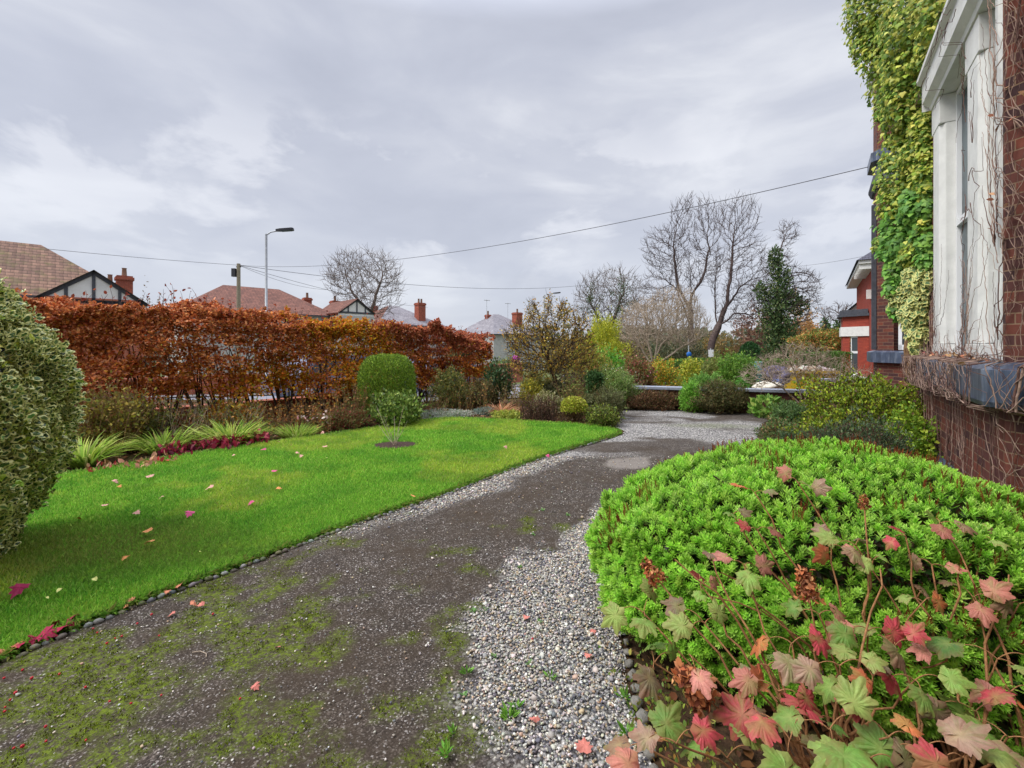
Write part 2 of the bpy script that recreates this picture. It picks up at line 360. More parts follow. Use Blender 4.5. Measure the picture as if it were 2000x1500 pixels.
# ------------------------------------------------------------------ box-like building helpers (local frames)
class MB:
    """collects quads in a local frame with metre UVs"""
    def __init__(s): s.V = []; s.F = []; s.U = []
    def quad(s, a, b, c, d, uo=0):
        i = len(s.V); p = [Vector(v) for v in (a, b, c, d)]
        n = (p[1]-p[0]).cross(p[3]-p[0])
        if n.length < 1e-9: n = (p[2]-p[0]).cross(p[3]-p[0])
        n.normalize(); ux = Vector((0, 0, 1)).cross(n)
        if ux.length < .05: ux = Vector((1, 0, 0))
        ux.normalize(); vy = n.cross(ux); vy.normalize()
        for v in p: s.V.append(tuple(v)); s.U.append((v.dot(ux)+uo, v.dot(vy)))
        s.F.append((i, i+1, i+2, i+3))
    def box(s, x0, x1, y0, y1, z0, z1):
        q = s.quad
        q((x0, y0, z0), (x1, y0, z0), (x1, y0, z1), (x0, y0, z1)); q((x1, y1, z0), (x0, y1, z0), (x0, y1, z1), (x1, y1, z1))
        q((x1, y0, z0), (x1, y1, z0), (x1, y1, z1), (x1, y0, z1)); q((x0, y1, z0), (x0, y0, z0), (x0, y0, z1), (x0, y1, z1))
        q((x0, y0, z1), (x1, y0, z1), (x1, y1, z1), (x0, y1, z1)); q((x0, y1, z0), (x1, y1, z0), (x1, y0, z0), (x0, y0, z0))
    def prism(s, poly, z0, z1, cap=True):
        """vertical prism over a counter-clockwise polygon"""
        n = len(poly)
        for i in range(n):
            a, b = poly[i], poly[(i+1) % n]; s.quad((*a, z0), (*b, z0), (*b, z1), (*a, z1))
        if cap:
            for i in range(1, n-1, 2):
                c = poly[min(i+2, n-1)] if i+2 < n else poly[i+1]
                s.quad((*poly[0], z1), (*poly[i], z1), (*poly[i+1], z1), (*c, z1)); s.quad((*poly[0], z0), (*c, z0), (*poly[i+1], z0), (*poly[i], z0))
    def build(s, name, m, parent=None, bevel=0):
        me = bpy.data.meshes.new(name); me.from_pydata(s.V, [], s.F); ul = me.uv_layers.new(name='UVMap')
        for l in me.loops: ul.data[l.index].uv = s.U[l.vertex_index]
        me.materials.append(m); o = bpy.data.objects.new(name, me); COL.objects.link(o); o.parent = parent
        if bevel:
            bm = bmesh.new(); bm.from_mesh(me); bmesh.ops.remove_doubles(bm, verts=bm.verts, dist=1e-4); bm.to_mesh(me); bm.free()
            md = o.modifiers.new('bevel', 'BEVEL'); md.width = bevel; md.segments = 2; md.limit_method = 'ANGLE'
        return o
def tubeobj(name, pts, r, m, parent=None, k=8):
    pts = np.array(pts, float); r = np.ones(len(pts))*r; n = len(pts)
    d = np.gradient(pts, axis=0); d = norm(d); ref = np.array([[.13, .31, 1.]]) if abs(d[:, 2]).mean() < .8 else np.array([[1., .1, .05]])
    x = norm(np.cross(d, ref)); y = np.cross(d, x); t = np.arange(k)*2*math.pi/k
    V = (pts[:, None]+(x[:, None]*np.cos(t)[None, :, None]+y[:, None]*np.sin(t)[None, :, None])*r[:, None, None]).reshape(-1, 3)
    F = [(i*k+j, i*k+(j+1) % k, (i+1)*k+(j+1) % k, (i+1)*k+j) for i in range(n-1) for j in range(k)]
    c0, c1 = len(V), len(V)+1; V = np.concatenate([V, pts[:1], pts[-1:]])
    F += [(c0, (j+1) % k, j, j) for j in range(0)]
    o = npmesh(name, V, np.array(F), m, parent, smooth=True); return o

# ================================================================== GROUND
LAWN = [(-2.9, 1.3), (-2.6, 2.31), (-2.31, 2.82), (-1.9, 3.39), (-1.39, 4.12), (-.76, 4.82), (0, 5.93), (.96, 7.1), (1.6, 7.75), (1.94, 8.2), (1.95, 8.5), (1.7, 8.85), (1.2, 9.15), (.63, 9.3), (-.44, 9.7), (-1.2, 9.85), (-1.75, 9.65), (-2.55, 8.75), (-3.46, 7.72), (-4.33, 7.0), (-4.87, 6.2), (-5.4, 5.6), (-6.6, 4.2), (-7, 1.6), (-4.5, .4), (-3.1, .6)]
DRIVE = [(.44, -1.5), (.46, 1.0), (.52, 1.95), (.60, 2.6), (1.0, 3.4), (2.2, 4.1), (3.0, 5.0), (3.4, 6.4), (4.3, 8.0), (5.3, 9.6), (6.2, 10.3), (5.0, 10.9), (2.85, 11.35), (1.9, 11.3), (1.7, 9.6), (2.1, 8.6), (2.02, 8.15), (1.6, 7.73), (.96, 7.07), (0, 5.90), (-.75, 4.80), (-1.38, 4.10), (-1.89, 3.38), (-2.30, 2.81), (-2.59, 2.30), (-2.89, 1.3), (-3.08, .6), (-3.4, -1.5)]
def smooth_poly(pts, it=2):
    p = np.array(pts, float)
    for _ in range(it): q = np.roll(p, -1, 0); p = np.stack([.75*p+.25*q, .25*p+.75*q], 1).reshape(-1, 2)
    return p
def inside(P2, poly):
    x, y = P2[:, 0], P2[:, 1]; c = np.zeros(len(P2), bool); n = len(poly); j = n-1
    for i in range(n):
        xi, yi = poly[i]; xj, yj = poly[j]
        m = ((yi > y) != (yj > y)) & (x < (xj-xi)*(y-yi)/((yj-yi) if abs(yj-yi) > 1e-12 else 1e-12)+xi); c ^= m; j = i
    return c
def edist(P2, poly, closed=True):
    d = np.full(len(P2), 1e9); n = len(poly)
    for i in range(n if closed else n-1):
        a_, b_ = np.array(poly[i]), np.array(poly[(i+1) % n]); ab = b_-a_; t = np.clip(((P2-a_)@ab)/(ab@ab+1e-12), 0, 1)
        d = np.minimum(d, np.linalg.norm(P2-(a_+t[:, None]*ab), axis=1))
    return d
LAWNP = smooth_poly(LAWN); DRIVEP = smooth_poly(DRIVE, 1)
def f_soil(t, b):
    tc = N(t, 'ShaderNodeTexCoord'); o = tc.outputs['Object']
    n = noise(t, o, 3, 8, .7); n_ = noise(t, o, 30, 6, .7); g = noise(t, o, .25, 4, .6)
    c = ramp(t, n_, [(.3, L3(44, 34, 28)), (.55, L3(86, 66, 50)), (.75, L3(128, 98, 70))])
    c = mixc(t, ramp(t, n, [(.5, 0.), (.7, .6)]), c, L3(70, 82, 38))
    sx = N(t, 'ShaderNodeSeparateXYZ'); t.links.new(o, sx.inputs[0])
    far = ramp(t, mth(t, 'DIVIDE', sx.outputs[1], 100), [(.14, 0.), (.2, 1.)])
    c = mixc(t, far, c, mixc(t, g, L3(84, 104, 52), L3(110, 104, 78)))
    t.links.new(c, b.inputs['Base Color']); bump(t, b, n_, .8, .02)
M_SOIL = mat('garden soil', f_soil, rough=.95, spec=.1)
gx = np.unique(np.concatenate([np.linspace(-900, -40, 16), np.linspace(-40, 40, 65), np.linspace(40, 900, 16)]))
gy = np.unique(np.concatenate([np.linspace(-60, 0, 8), np.linspace(0, 30, 61), np.linspace(30, 120, 31), np.linspace(120, 1500, 16)]))
GX, GY = np.meshgrid(gx, gy); V = np.stack([GX.ravel(), GY.ravel(), gz(GX.ravel(), GY.ravel())], 1)
nx, ny = len(gx), len(gy); I = np.arange(nx*ny).reshape(ny, nx)
F = np.stack([I[:-1, :-1], I[:-1, 1:], I[1:, 1:], I[1:, :-1]], -1).reshape(-1, 4)
tag(npmesh('ground', V, F, M_SOIL, smooth=True), kind='structure')
def sheet(name, poly, res, z, m, attr=None, zf=None):
    """polygon filled with a fine grid (cells whose centre lies inside, edge vertices pulled on to the outline)"""
    poly = np.array(poly); x0, y0 = poly.min(0); x1, y1 = poly.max(0)
    xs = np.arange(x0-res, x1+2*res, res); ys = np.arange(y0-res, y1+2*res, res)
    A, B = np.meshgrid(xs, ys); Pn = np.stack([A.ravel(), B.ravel()], 1); nx, ny = len(xs), len(ys); I = np.arange(nx*ny).reshape(ny, nx)
    F = np.stack([I[:-1, :-1], I[:-1, 1:], I[1:, 1:], I[1:, :-1]], -1).reshape(-1, 4)
    F = F[inside(Pn[F].mean(1), poly)]; used, F = np.unique(F, return_inverse=True); F = F.reshape(-1, 4); Pn = Pn[used]
    z_ = gz(Pn[:, 0], Pn[:, 1])+z+(zf(Pn) if zf else 0)
    V = np.stack([Pn[:, 0], Pn[:, 1], z_], 1)
    return npmesh(name, V, F, m, col=attr(Pn) if attr else None, smooth=True)
# ---- driveway: col = (gravel, moss, pale patch)
GB = [(.05, 0), (.0, 1.7), (-.18, 2.05), (-.34, 2.43), (-.15, 2.85), (0, 3.27), (.34, 3.79), (1.05, 4.66), (1.96, 5.75), (2.6, 6.2), (3.6, 6.6), (5, 7)]
def drive_attr(Pn):
    q = np.concatenate([Pn, np.zeros((len(Pn), 1))], 1); n = (fbm(q, 2.2, 3)-.5)
    sgn = np.zeros(len(Pn)); 
    pol = GB+[(8, 7), (8, -3), (.05, -3)]
    ind = inside(Pn, pol); d = edist(Pn, GB, False); sd = np.where(ind, d, -d)+n*.35
    g = np.clip(sd/.16+.3+(fbm(q, 9, 23)-.5)*1.6, 0, 1)
    dl = edist(Pn, LAWNP); far = np.clip((Pn[:, 1]-3.4)/1.5, 0, 1)
    g = np.maximum(g, np.clip((.42+n*.6-dl)/.15, 0, 1)*far*.8)
    sw = np.clip((fbm(q*np.array([.8, 1.6, 1])+n[:, None]*.5, .9, 11)-.42)/.13, 0, 1)
    g = np.where(Pn[:, 1] > 6.3, np.maximum(g*0, .06+sw*.94)*np.clip((Pn[:, 1]-6.3)/.8, 0, 1)+g*(1-np.clip((Pn[:, 1]-6.3)/.8, 0, 1)), g)
    mo = fbm(q, 1.5, 5, 4)*.42+fbm(q, 6.5, 9, 4)*.58
    near = np.clip(1.25-np.abs(Pn[:, 0]+1.5)/1.7, 0, 1)*np.clip((4.4-Pn[:, 1])/1.6, 0.25, 1)
    m = np.clip((mo-.635+.18*near)/.10, 0, 1)*.95*(1-.8*g)*np.clip((6.5-Pn[:, 1])/2, 0, 1)
    e2 = ((Pn[:, 0]-4.0)/1.0)**2+((Pn[:, 1]-9.0)/.35)**2; m = np.maximum(m, np.clip(1.1-e2+n, 0, 1)*.6)
    pp = ((Pn[:, 0]-1.55)/.42)**2+((Pn[:, 1]-6.15-(Pn[:, 0]-1.55)*.7)/.32)**2; pa = np.clip((1.0-pp+n*2.6)/.25, 0, 1)*.7
    dark = ((Pn[:, 0]-1.9)/.7)**2+((Pn[:, 1]-6.95-(Pn[:, 0]-1.9)*.25)/.16)**2
    g = g*(1-np.clip((1.1-dark+n)/.4, 0, 1))*(1-pa)
    return np.stack([g, m, pa], 1)
def f_drive(t, b):
    tc = N(t, 'ShaderNodeTexCoord'); o = tc.outputs['Object']; at = N(t, 'ShaderNodeAttribute', attribute_name='col')
    sx = N(t, 'ShaderNodeSeparateColor'); t.links.new(at.outputs['Color'], sx.inputs[0]); g, m, pa = sx.outputs
    vo = N(t, 'ShaderNodeTexVoronoi', feature='F1'); vo.inputs['Scale'].default_value = 150; t.links.new(o, vo.inputs['Vector'])
    vg = N(t, 'ShaderNodeTexVoronoi', feature='F1'); vg.inputs['Scale'].default_value = 62; t.links.new(o, vg.inputs['Vector'])
    def cellv(v):
        s = N(t, 'ShaderNodeSeparateColor'); t.links.new(v.outputs['Color'], s.inputs[0]); return s.outputs[0]
    grit = ramp(t, cellv(vo), [(0, L3(38, 33, 29)), (.45, L3(70, 62, 55)), (.75, L3(98, 88, 80)), (.92, L3(142, 132, 122)), (1., L3(210, 204, 198))])
    n3_ = noise(t, o, 1.6, 6, .65); n4_ = noise(t, o, 9, 5, .65)
    grit = mixc(t, ramp(t, n4_, [(.35, .75), (.65, 0.)]), grit, L3(58, 50, 42))
    asph = mixc(t, ramp(t, n3_, [(.40, 0.), (.62, .65)]), grit, L3(70, 58, 44))
    stone = ramp(t, cellv(vg), [(0, L3(72, 72, 80)), (.3, L3(132, 130, 132)), (.55, L3(186, 182, 174)), (.8, L3(214, 210, 202)), (1., L3(240, 236, 228))])
    stone = mixc(t, ramp(t, vg.outputs['Distance'], [(.35, 0.), (.75, .85)]), stone, L3(52, 47, 43))
    c = mixc(t, g, asph, stone)
    mo = ramp(t, noise(t, o, 60, 4, .7), [(.3, L3(48, 54, 14)), (.7, L3(120, 138, 28))])
    c = mixc(t, mth(t, 'MULTIPLY', m, ramp(t, noise(t, o, 42, 5, .75), [(.42, .05), (.56, 1.)])), c, mo)
    c = mixc(t, mth(t, 'MULTIPLY', pa, .85), c, ramp(t, noise(t, o, 40, 4, .7), [(.3, L3(140, 132, 124)), (.7, L3(172, 164, 154))]))
    t.links.new(c, b.inputs['Base Color'])
    h = mth(t, 'ADD', mth(t, 'MULTIPLY', mth(t, 'SUBTRACT', 1, vg.outputs['Distance']), g), mth(t, 'ADD', mth(t, 'MULTIPLY', cellv(vo), .35), mth(t, 'MULTIPLY', n4_, 1.2)))
    bump(t, b, h, .8, .012)
M_DRIVE = mat('worn tarmac and gravel', f_drive, rough=.85, spec=.25)
tag(sheet('driveway', DRIVEP, .05, .006, M_DRIVE, drive_attr, lambda q: .012*(fbm(np.c_[q, q[:, 0]*0], 1.3, 2)-.5)+.006), kind='structure')
# ---- lawn
def f_lawn(t, b):
    tc = N(t, 'ShaderNodeTexCoord'); o = tc.outputs['Object']; n = noise(t, o, 1.1, 6, .6); n_ = noise(t, o, 90, 4, .7)
    c = ramp(t, n_, [(.3, L3(52, 92, 20)), (.7, L3(112, 160, 34))]); c = mixc(t, ramp(t, n, [(.5, 0.), (.68, .7)]), c, L3(150, 160, 52))
    t.links.new(c, b.inputs['Base Color']); bump(t, b, n_, .8, .02)
M_LAWN = mat('lawn turf', f_lawn, rough=.9, spec=.15)
LZ = .035
BED = G(772, 874)
def lawn_h(q):
    return .02*(fbm(np.c_[q, q[:, 0]*0], .8, 8)-.5)
tag(sheet('lawn', LAWNP, .06, LZ, M_LAWN, None, lawn_h), kind='structure')
def grassblades():
    n = 620000; x0, y0 = LAWNP.min(0); x1, y1 = LAWNP.max(0)
    q = np.stack([rng.uniform(x0, x1, n), rng.uniform(y0, y1, n)], 1); d = np.hypot(q[:, 0], q[:, 1])
    keep = rng.random(n) < np.clip((4.6/d)**1.3, .2, 1); q = q[keep]; q = q[inside(q, LAWNP)]
    q = q[(q[:, 0] > -1.14*q[:, 1]-.6)]
    e_ = ((q[:, 0]-BED[0])/.31)**2+((q[:, 1]-BED[1])/.235)**2; q = q[e_ > 1.0]
    d = np.hypot(q[:, 0], q[:, 1]); n = len(q); pos = np.c_[q, LZ-.008+lawn_h(q)]
    p3 = np.c_[q, np.zeros(n)]; tone = fbm(p3, 1.1, 21, 4); t2 = fbm(p3, 5, 33, 3)
    az = rng.uniform(0, 6.283, n); lean = rng.uniform(.1, .9, n)*(.6+.8*(t2)); up = np.stack([np.cos(az)*lean, np.sin(az)*lean, np.ones(n)], 1)
    nr = np.stack([-np.sin(az), np.cos(az), np.zeros(n)], 1); nr = norm(nr+.6*rng.normal(size=(n, 3)))
    ln = (.020+.020*rng.random(n))*(.75+.5*tone)*(1+.05*d); w = .07+.010*d
    T = np.array([[-.5, 0, 0], [.5, 0, 0], [.35, .6, .04], [0, 1, -.12]]); Fq = np.array([[0, 1, 2], [0, 2, 3]])
    sc = np.stack([ln*w*1.5, ln, ln], 1)
    c = pick(hx((128, 188, 58), (152, 204, 74), (104, 164, 54), (178, 212, 96)), n, [4, 4, 2, 2])
    yel = np.clip((tone-.52)/.10, 0, 1)[:, None]*(.4+.6*rng.random((n, 1))); c = c*(1-yel)+yel*pick(hx((198, 210, 86), (206, 200, 122), (184, 206, 72)), n, [4, 1.6, 4])
    dk = np.clip((fbm(p3, 2.6, 57, 3)-.5)/.12, 0, 1)[:, None]*.42; c = c*(1-dk*np.array([.75, .45, .5]))
    # worn straw-coloured patch near the holly
    wp = np.clip(1.15-((q[:, 0]+3.1)/1.3)**2-((q[:, 1]-3.55)/.55)**2+.9*(t2-.5), 0, 1)[:, None]*.62
    c = c*(1-wp)+wp*pick(hx((150, 140, 78), (128, 120, 62)), n)
    return inst(T, Fq, pos, frames(up, nr), sc, c)
def edgeblades():
    P0 = np.vstack([LAWNP, LAWNP[:1]]); seg = np.linalg.norm(np.diff(P0, axis=0), axis=1); s_ = np.r_[0, np.cumsum(seg)]; n = 26000; u = rng.uniform(0, s_[-1], n)
    q = np.c_[np.interp(u, s_, P0[:, 0]), np.interp(u, s_, P0[:, 1])]; i = np.clip(np.searchsorted(s_, u)-1, 0, len(seg)-1); tg = (P0[i+1]-P0[i])/seg[i][:, None]; out = np.c_[tg[:, 1], -tg[:, 0]]
    sg = np.sign(((LAWNP.mean(0)-q)*out).sum(1)); out = -out*sg[:, None]; off = rng.normal(size=n)*.010+.012*(fbm(np.c_[q, u*0], 6, 3)-.4); q = q+out*off[:, None]
    keep = (q[:, 1] > 1) & (q[:, 0] > -1.14*q[:, 1]-.6); q, out = q[keep], out[keep]; n = len(q); d = np.hypot(q[:, 0], q[:, 1])
    up = np.c_[out*rng.uniform(.2, 1.5, (n, 1))+.35*rng.normal(size=(n, 2)), rng.uniform(.1, 1., n)]; ln = (.03+.03*rng.random(n))*(1+.04*d)
    T = np.array([[-.5, 0, 0], [.5, 0, 0], [.35, .6, .04], [0, 1, -.25]]); sc = np.stack([ln*(.11+.015*d), ln, ln], 1)
    return inst(T, np.array([[0, 1, 2], [0, 2, 3]]), np.c_[q, np.full(n, LZ-.015)], frames(up, norm(np.c_[-out, np.full(n, .8)]+.4*rng.normal(size=(n, 3)))), sc, pick(hx((110, 160, 52), (134, 178, 64), (150, 156, 76), (92, 132, 46)), n))
G1 = grassblades(); G2 = edgeblades(); V, F, C = join([G1, G2]); tag(npmesh('grass', V, F, M_GRASS, col=C), 'short bright green grass covering the lawn', 'grass', kind='stuff')
n_ = len(LAWNP); V = np.r_[np.c_[LAWNP, np.full(n_, LZ+.002)], np.c_[LAWNP+(LAWNP-LAWNP.mean(0))*.006, np.full(n_, .004)]]; V[:n_, :2] -= (LAWNP-LAWNP.mean(0))*.012
tag(npmesh('turf_edge', V, np.array([(i, (i+1) % n_, n_+(i+1) % n_, n_+i) for i in range(n_)]), M_SOIL), kind='structure')
# round soil bed in the lawn
strip_ = 0
bp = [(BED[0]+.34*math.cos(t)*(1+.06*math.sin(3*t)), BED[1]+.26*math.sin(t)*(1+.05*math.cos(2*t))) for t in np.linspace(0, 6.283, 40)[:-1]]
M_SOILD = mat('dark turned soil', vary(L3(70, 54, 46), 25, .45, bs=.9), rough=.95)
tag(sheet('soil_bed', bp, .04, LZ+.004, M_SOILD, None, lambda q: lawn_h(q)+.012*fbm(np.c_[q, q[:, 0]*0], 14, 1)), kind='structure')
# ---- edging of rounded stones beside the lawn
def icos():
    bm = bmesh.new(); bmesh.ops.create_icosphere(bm, subdivisions=1, radius=1); V = np.array([v.co[:] for v in bm.verts]); F = np.array([[v.index for v in f.verts] for f in bm.faces]); bm.free(); return V, F
ICO = icos()
def alongpoly(pts, step):
    pts = np.array(pts, float); seg = np.linalg.norm(np.diff(pts, axis=0), axis=1); s = np.r_[0, np.cumsum(seg)]; t = np.arange(0, s[-1], step)
    return np.stack([np.interp(t, s, pts[:, i]) for i in range(pts.shape[1])], 1)
M_PEB = leafmat('stone colour', .8, .25, 0.0)
edge = alongpoly([(-2.75, 1.6), (-2.58, 2.29), (-2.29, 2.8), (-1.88, 3.37), (-1.37, 4.10), (-.74, 4.80), (.02, 5.91), (.98, 7.07), (1.6, 7.72)], .052)
edge = edge+np.array([.83, -.55])*.030; n = len(edge); sc = np.stack([.016+.006*rng.random(n), .023+.008*rng.random(n), .015+.005*rng.random(n)], 1)
V, F, C = inst(ICO[0], ICO[1], np.c_[edge+rng.normal(size=(n, 2))*.006, .014+.012*rng.random(n)], frames(rnd(n)*.3+[.8, .8, 0], np.tile([0, 0, 1.], (n, 1))), sc, pick(hx((140, 140, 138), (120, 120, 120), (104, 98, 86), (116, 116, 92)), n))
tag(npmesh('lawn_edging', V, F, M_PEB, col=C, smooth=True), 'string of small rounded grey stones edging the lawn along the drive', 'edging')
def scatter_in(poly, n):
    poly = np.array(poly); x0, y0 = poly.min(0); x1, y1 = poly.max(0); q = np.stack([rng.uniform(x0, x1, n), rng.uniform(y0, y1, n)], 1); return q[inside(q, poly)]
# ---- loose gravel (real stones)
def stones():
    q = scatter_in([(-3, 1.2), (3.5, 1.2), (4, 6.5), (-1, 6.5)], 300000); q = q[inside(q, DRIVEP)]; at = drive_attr(q); d = np.hypot(q[:, 0], q[:, 1])
    pr = at[:, 0]**1.3*np.clip((3.8/d)**1.5, .15, 1)+.02; q = q[rng.random(len(q)) < pr]; g = drive_attr(q)[:, 0]; n = len(q)
    s = (.0034+.0044*rng.random(n)**2)*(1+.1*(q[:, 1]-2)); s = np.where(rng.random(n) < .02, s*1.9, s); s = np.where(g < .2, s*.8, s)
    sc = s[:, None]*np.stack([np.ones(n), .7+.5*rng.random(n), .55+.3*rng.random(n)], 1)
    T = ICO[0]*(1+.25*rng.normal(size=(12, 1)))
    return inst(T, ICO[1], np.c_[q, .016+s*.3], frames(rnd(n)*[1, 1, .35], norm(rnd(n)*.5+[0, 0, 1])), sc, pick(hx((186, 180, 168), (206, 199, 186), (146, 143, 142), (108, 107, 112), (176, 156, 130), (234, 228, 216)), n, [4, 3, 3, 3, 3, 1]))
V, F, C = stones(); tag(npmesh('gravel', V, F, M_PEB, col=C), 'loose pale grey gravel chips strewn along the drive', 'gravel', kind='stuff')
# moss cushions on the tarmac
def moss():
    q = scatter_in([(-3.2, 1.4), (1, 1.4), (1, 5.5), (-3.2, 5.5)], 330000); q = q[inside(q, DRIVEP)]; m = drive_attr(q)[:, 1]; t = fbm(np.c_[q, q[:, 0]*0], 22, 4, 3)
    q = q[(rng.random(len(q)) < m*.75) & (t > .52)]; n = len(q)
    return inst(T_DIA[0], T_DIA[1], np.c_[q, np.full(n, .015)], frames(norm(rnd(n)*.6+[0, 0, 1]), rnd(n)), (.006+.006*rng.random(n)), pick(hx((112, 130, 26), (86, 98, 20), (140, 160, 36), (66, 64, 26)), n))
V, F, C = moss(); tag(npmesh('moss', V, F, M_GRASS, col=C), 'yellow green moss growing over the tarmac', 'moss', kind='stuff')
# leaf litter on the beds
def litter():
    q = np.concatenate([scatter_in([(-7.5, 4.5), (-1.2, 10), (2, 8.8), (2.3, 11), (6.5, 10.2), (7.5, 11.3), (2, 12.2), (-1.5, 13), (-8, 7.5)], 30000), scatter_in([(.5, .9), (3.4, .9), (5, 6), (3.6, 5.4), (.62, 2.6)], 6000)])
    q = q[~inside(q, LAWNP) & ~inside(q, DRIVEP*1.0)]; n = len(q)
    return inst(T_OVAL[0], T_OVAL[1], np.c_[q, gz(q[:, 0], q[:, 1])+.012+.02*rng.random(n)], frames(rnd(n)*[1, 1, .3], norm(rnd(n)*.4+[0, 0, 1])), .03+.04*rng.random(n), pick(hx((126, 84, 56), (96, 66, 48), (160, 112, 76), (90, 80, 46), (178, 138, 104)), n, [4, 4, 2, 2, 1]))
V, F, C = litter(); tag(npmesh('leaf_litter', V, F, M_DRY, col=C), 'brown fallen leaves covering the soil of the beds', 'leaf litter', kind='stuff')

# ---- road and pavements beyond the hedge (run at 45 degrees)
RU = np.array([.707, .707]); RN = np.array([-.707, .707])
def strip(name, p0, p1, z, m, s0=-30, s1=120, seg=60):
    s = np.linspace(s0, s1, seg); V = []
    for w in (p0, p1):
        for t in s:
            bend = max(0, t-25)**2*.0022; q = RN*(w+bend)+RU*t; V.append((q[0], q[1], float(gz(q[0], q[1]))+z))
    n = seg; F = [(i, i+1, n+i+1, n+i) for i in range(n-1)]
    return tag(npmesh(name, V, F, m), kind='structure')
def f_asph(t, b):
    tc = N(t, 'ShaderNodeTexCoord'); n = noise(t, tc.outputs['Object'], .8, 8, .7); n_ = noise(t, tc.outputs['Object'], 40, 4, .6)
    t.links.new(mixc(t, n_, ramp(t, n, [(.35, L3(104, 104, 112)), (.65, L3(136, 136, 144))]), L3(140, 140, 148)), b.inputs['Base Color'])
M_ASPH = mat('road asphalt', f_asph, rough=.75)
M_PAVE = mat('grey paving', vary(L3(118, 116, 116), 2.5, .18), rough=.85)
M_KERB = mat('kerb stone', vary(L3(120, 120, 120), 4, .15), rough=.85)
strip('pavement', 11.2, 13.4, .05, M_PAVE); strip('kerb', 13.41, 13.55, .06, M_KERB); strip('road', 13.56, 20.4, -.03+.04, M_ASPH); strip('far_kerb', 20.41, 20.55, .06, M_KERB); strip('far_pavement', 20.56, 22.8, .05, M_PAVE)

# ================================================================== VILLA on the right (facade frame: x along it away from us, y outward)
UA = math.atan2(.829, .559)
FO = (.829*1.16, -.559*1.16, 0)
fu = np.array([.559, .829, 0]); fn = np.array([-.829, .559, 0])          # along / outward
def fac(s, y, z): return np.array([FO[0], FO[1], 0])+fu*s+fn*y+np.array([0, 0, z])
villa = thing('brick_house', 'dark brick bay fronted house on the right with white stone window and blue stone sill', 'house', FO, UA)
def bayp(s0, s1, w0, c, y=0):   # ccw polygon (local x, y), bay front at y
    return [(s0-c, -w0), (s0, y), (s1, y), (s1+c, -w0)]
b = MB()
# near bay: wall below sill, piers, wall above cornice
for (z0, z1) in ((0, 1.14), (4.83, 9.5)):
    b.quad((4.9, 0, z0), (4.3, -.6, z0), (4.3, -.6, z1), (4.9, 0, z1)); b.quad((8.6, 0, z0), (4.9, 0, z0), (4.9, 0, z1), (8.6, 0, z1)); b.quad((9.2, -.6, z0), (8.6, 0, z0), (8.6, 0, z1), (9.2, -.6, z1))
z0, z1 = 1.14, 4.83
b.quad((4.9, 0, z0), (4.3, -.6, z0), (4.3, -.6, z1), (4.9, 0, z1)); b.quad((9.2, -.6, z0), (8.6, 0, z0), (8.6, 0, z1), (9.2, -.6, z1))
b.quad((8.6, 0, z0), (7.36, 0, z0), (7.36, 0, z1), (8.6, 0, z1)); b.quad((4.98, 0, z0), (4.9, 0, z0), (4.9, 0, z1), (4.98, 0, z1))
b.quad((4.98, -.3, z0), (4.98, 0, z0), (4.98, 0, z1), (4.98, -.3, z1)); b.quad((7.36, 0, z0), (7.36, -.3, z0), (7.36, -.3, z1), (7.36, 0, z1))
# long wall and second bay
b.quad((13.3, -.6, -.3), (9.2, -.6, -.3), (9.2, -.6, 9.5), (13.3, -.6, 9.5)); b.quad((4.3, -.6, -.1), (-4, -.6, -.1), (-4, -.6, 9.5), (4.3, -.6, 9.5))
b.quad((14.9, 0, -.3), (14, 0, -.3), (14, 0, 8.5), (14.9, 0, 8.5)); b.quad((15.6, -.7, -.3), (14.9, 0, -.3), (14.9, 0, 8.5), (15.6, -.7, 8.5))
b.quad((14, 0, -.3), (13.3, -.7, -.3), (13.3, -.7, 1.2), (14, 0, 1.2)); b.quad((14, 0, 1.47), (13.72, -.28, 1.47), (13.72, -.28, 8.5), (14, 0, 8.5)); b.quad((13.72, -.28, 3.9), (13.3, -.7, 3.9), (13.3, -.7, 8.5), (13.72, -.28, 8.5))
b.quad((18, -.7, -.3), (15.6, -.7, -.3), (15.6, -.7, 9.5), (18, -.7, 9.5)); b.quad((18, -8, -.3), (18, -.7, -.3), (18, -.7, 9.5), (18, -8, 9.5))
b.build('wall', M_BRICKD, villa)
b = MB(); b.quad((-4, -.6, 9.5), (18, -.6, 9.5), (18, -4.6, 12), (-4, -4.6, 12)); b.quad((18, -8.6, 9.5), (-4, -8.6, 9.5), (-4, -4.6, 12), (18, -4.6, 12)); b.build('roof', M_SLATE, villa)
# plinth of blue engineering stone, sloped top
b = MB()
def lathe_bay(mb, prof, s0, s1, c, w0):
    """sweep a (out, z) profile round the three faces of a bay"""
    for i in range(len(prof)-1):
        (o0, za), (o1, zb) = prof[i], prof[i+1]; k = .414
        def ring(o): return [(s0-c-k*o, -w0+o*.9), (s0-k*o, o), (s1+k*o, o), (s1+c+k*o, -w0+o*.9)]
        A, B = ring(o0), ring(o1)
        for j in range(3): mb.quad((*A[j+1], za), (*A[j], za), (*B[j], zb), (*B[j+1], zb))
lathe_bay(b, [(.11, 0), (.11, .24), (.003, .34)], 4.9, 8.6, .6, .6); b.build('plinth', M_BLUE, villa)
b = MB(); lathe_bay(b, [(.0, 1.13), (.12, 1.14), (.14, 1.18), (.14, 1.42), (.0, 1.475), (-.25, 1.475)], 4.9, 7.6, .5, .5); b.quad((7.66, .14, 1.14), (7.66, -.02, 1.14), (7.66, -.02, 1.47), (7.66, .14, 1.42)); b.build('sill', M_BLUE, villa)
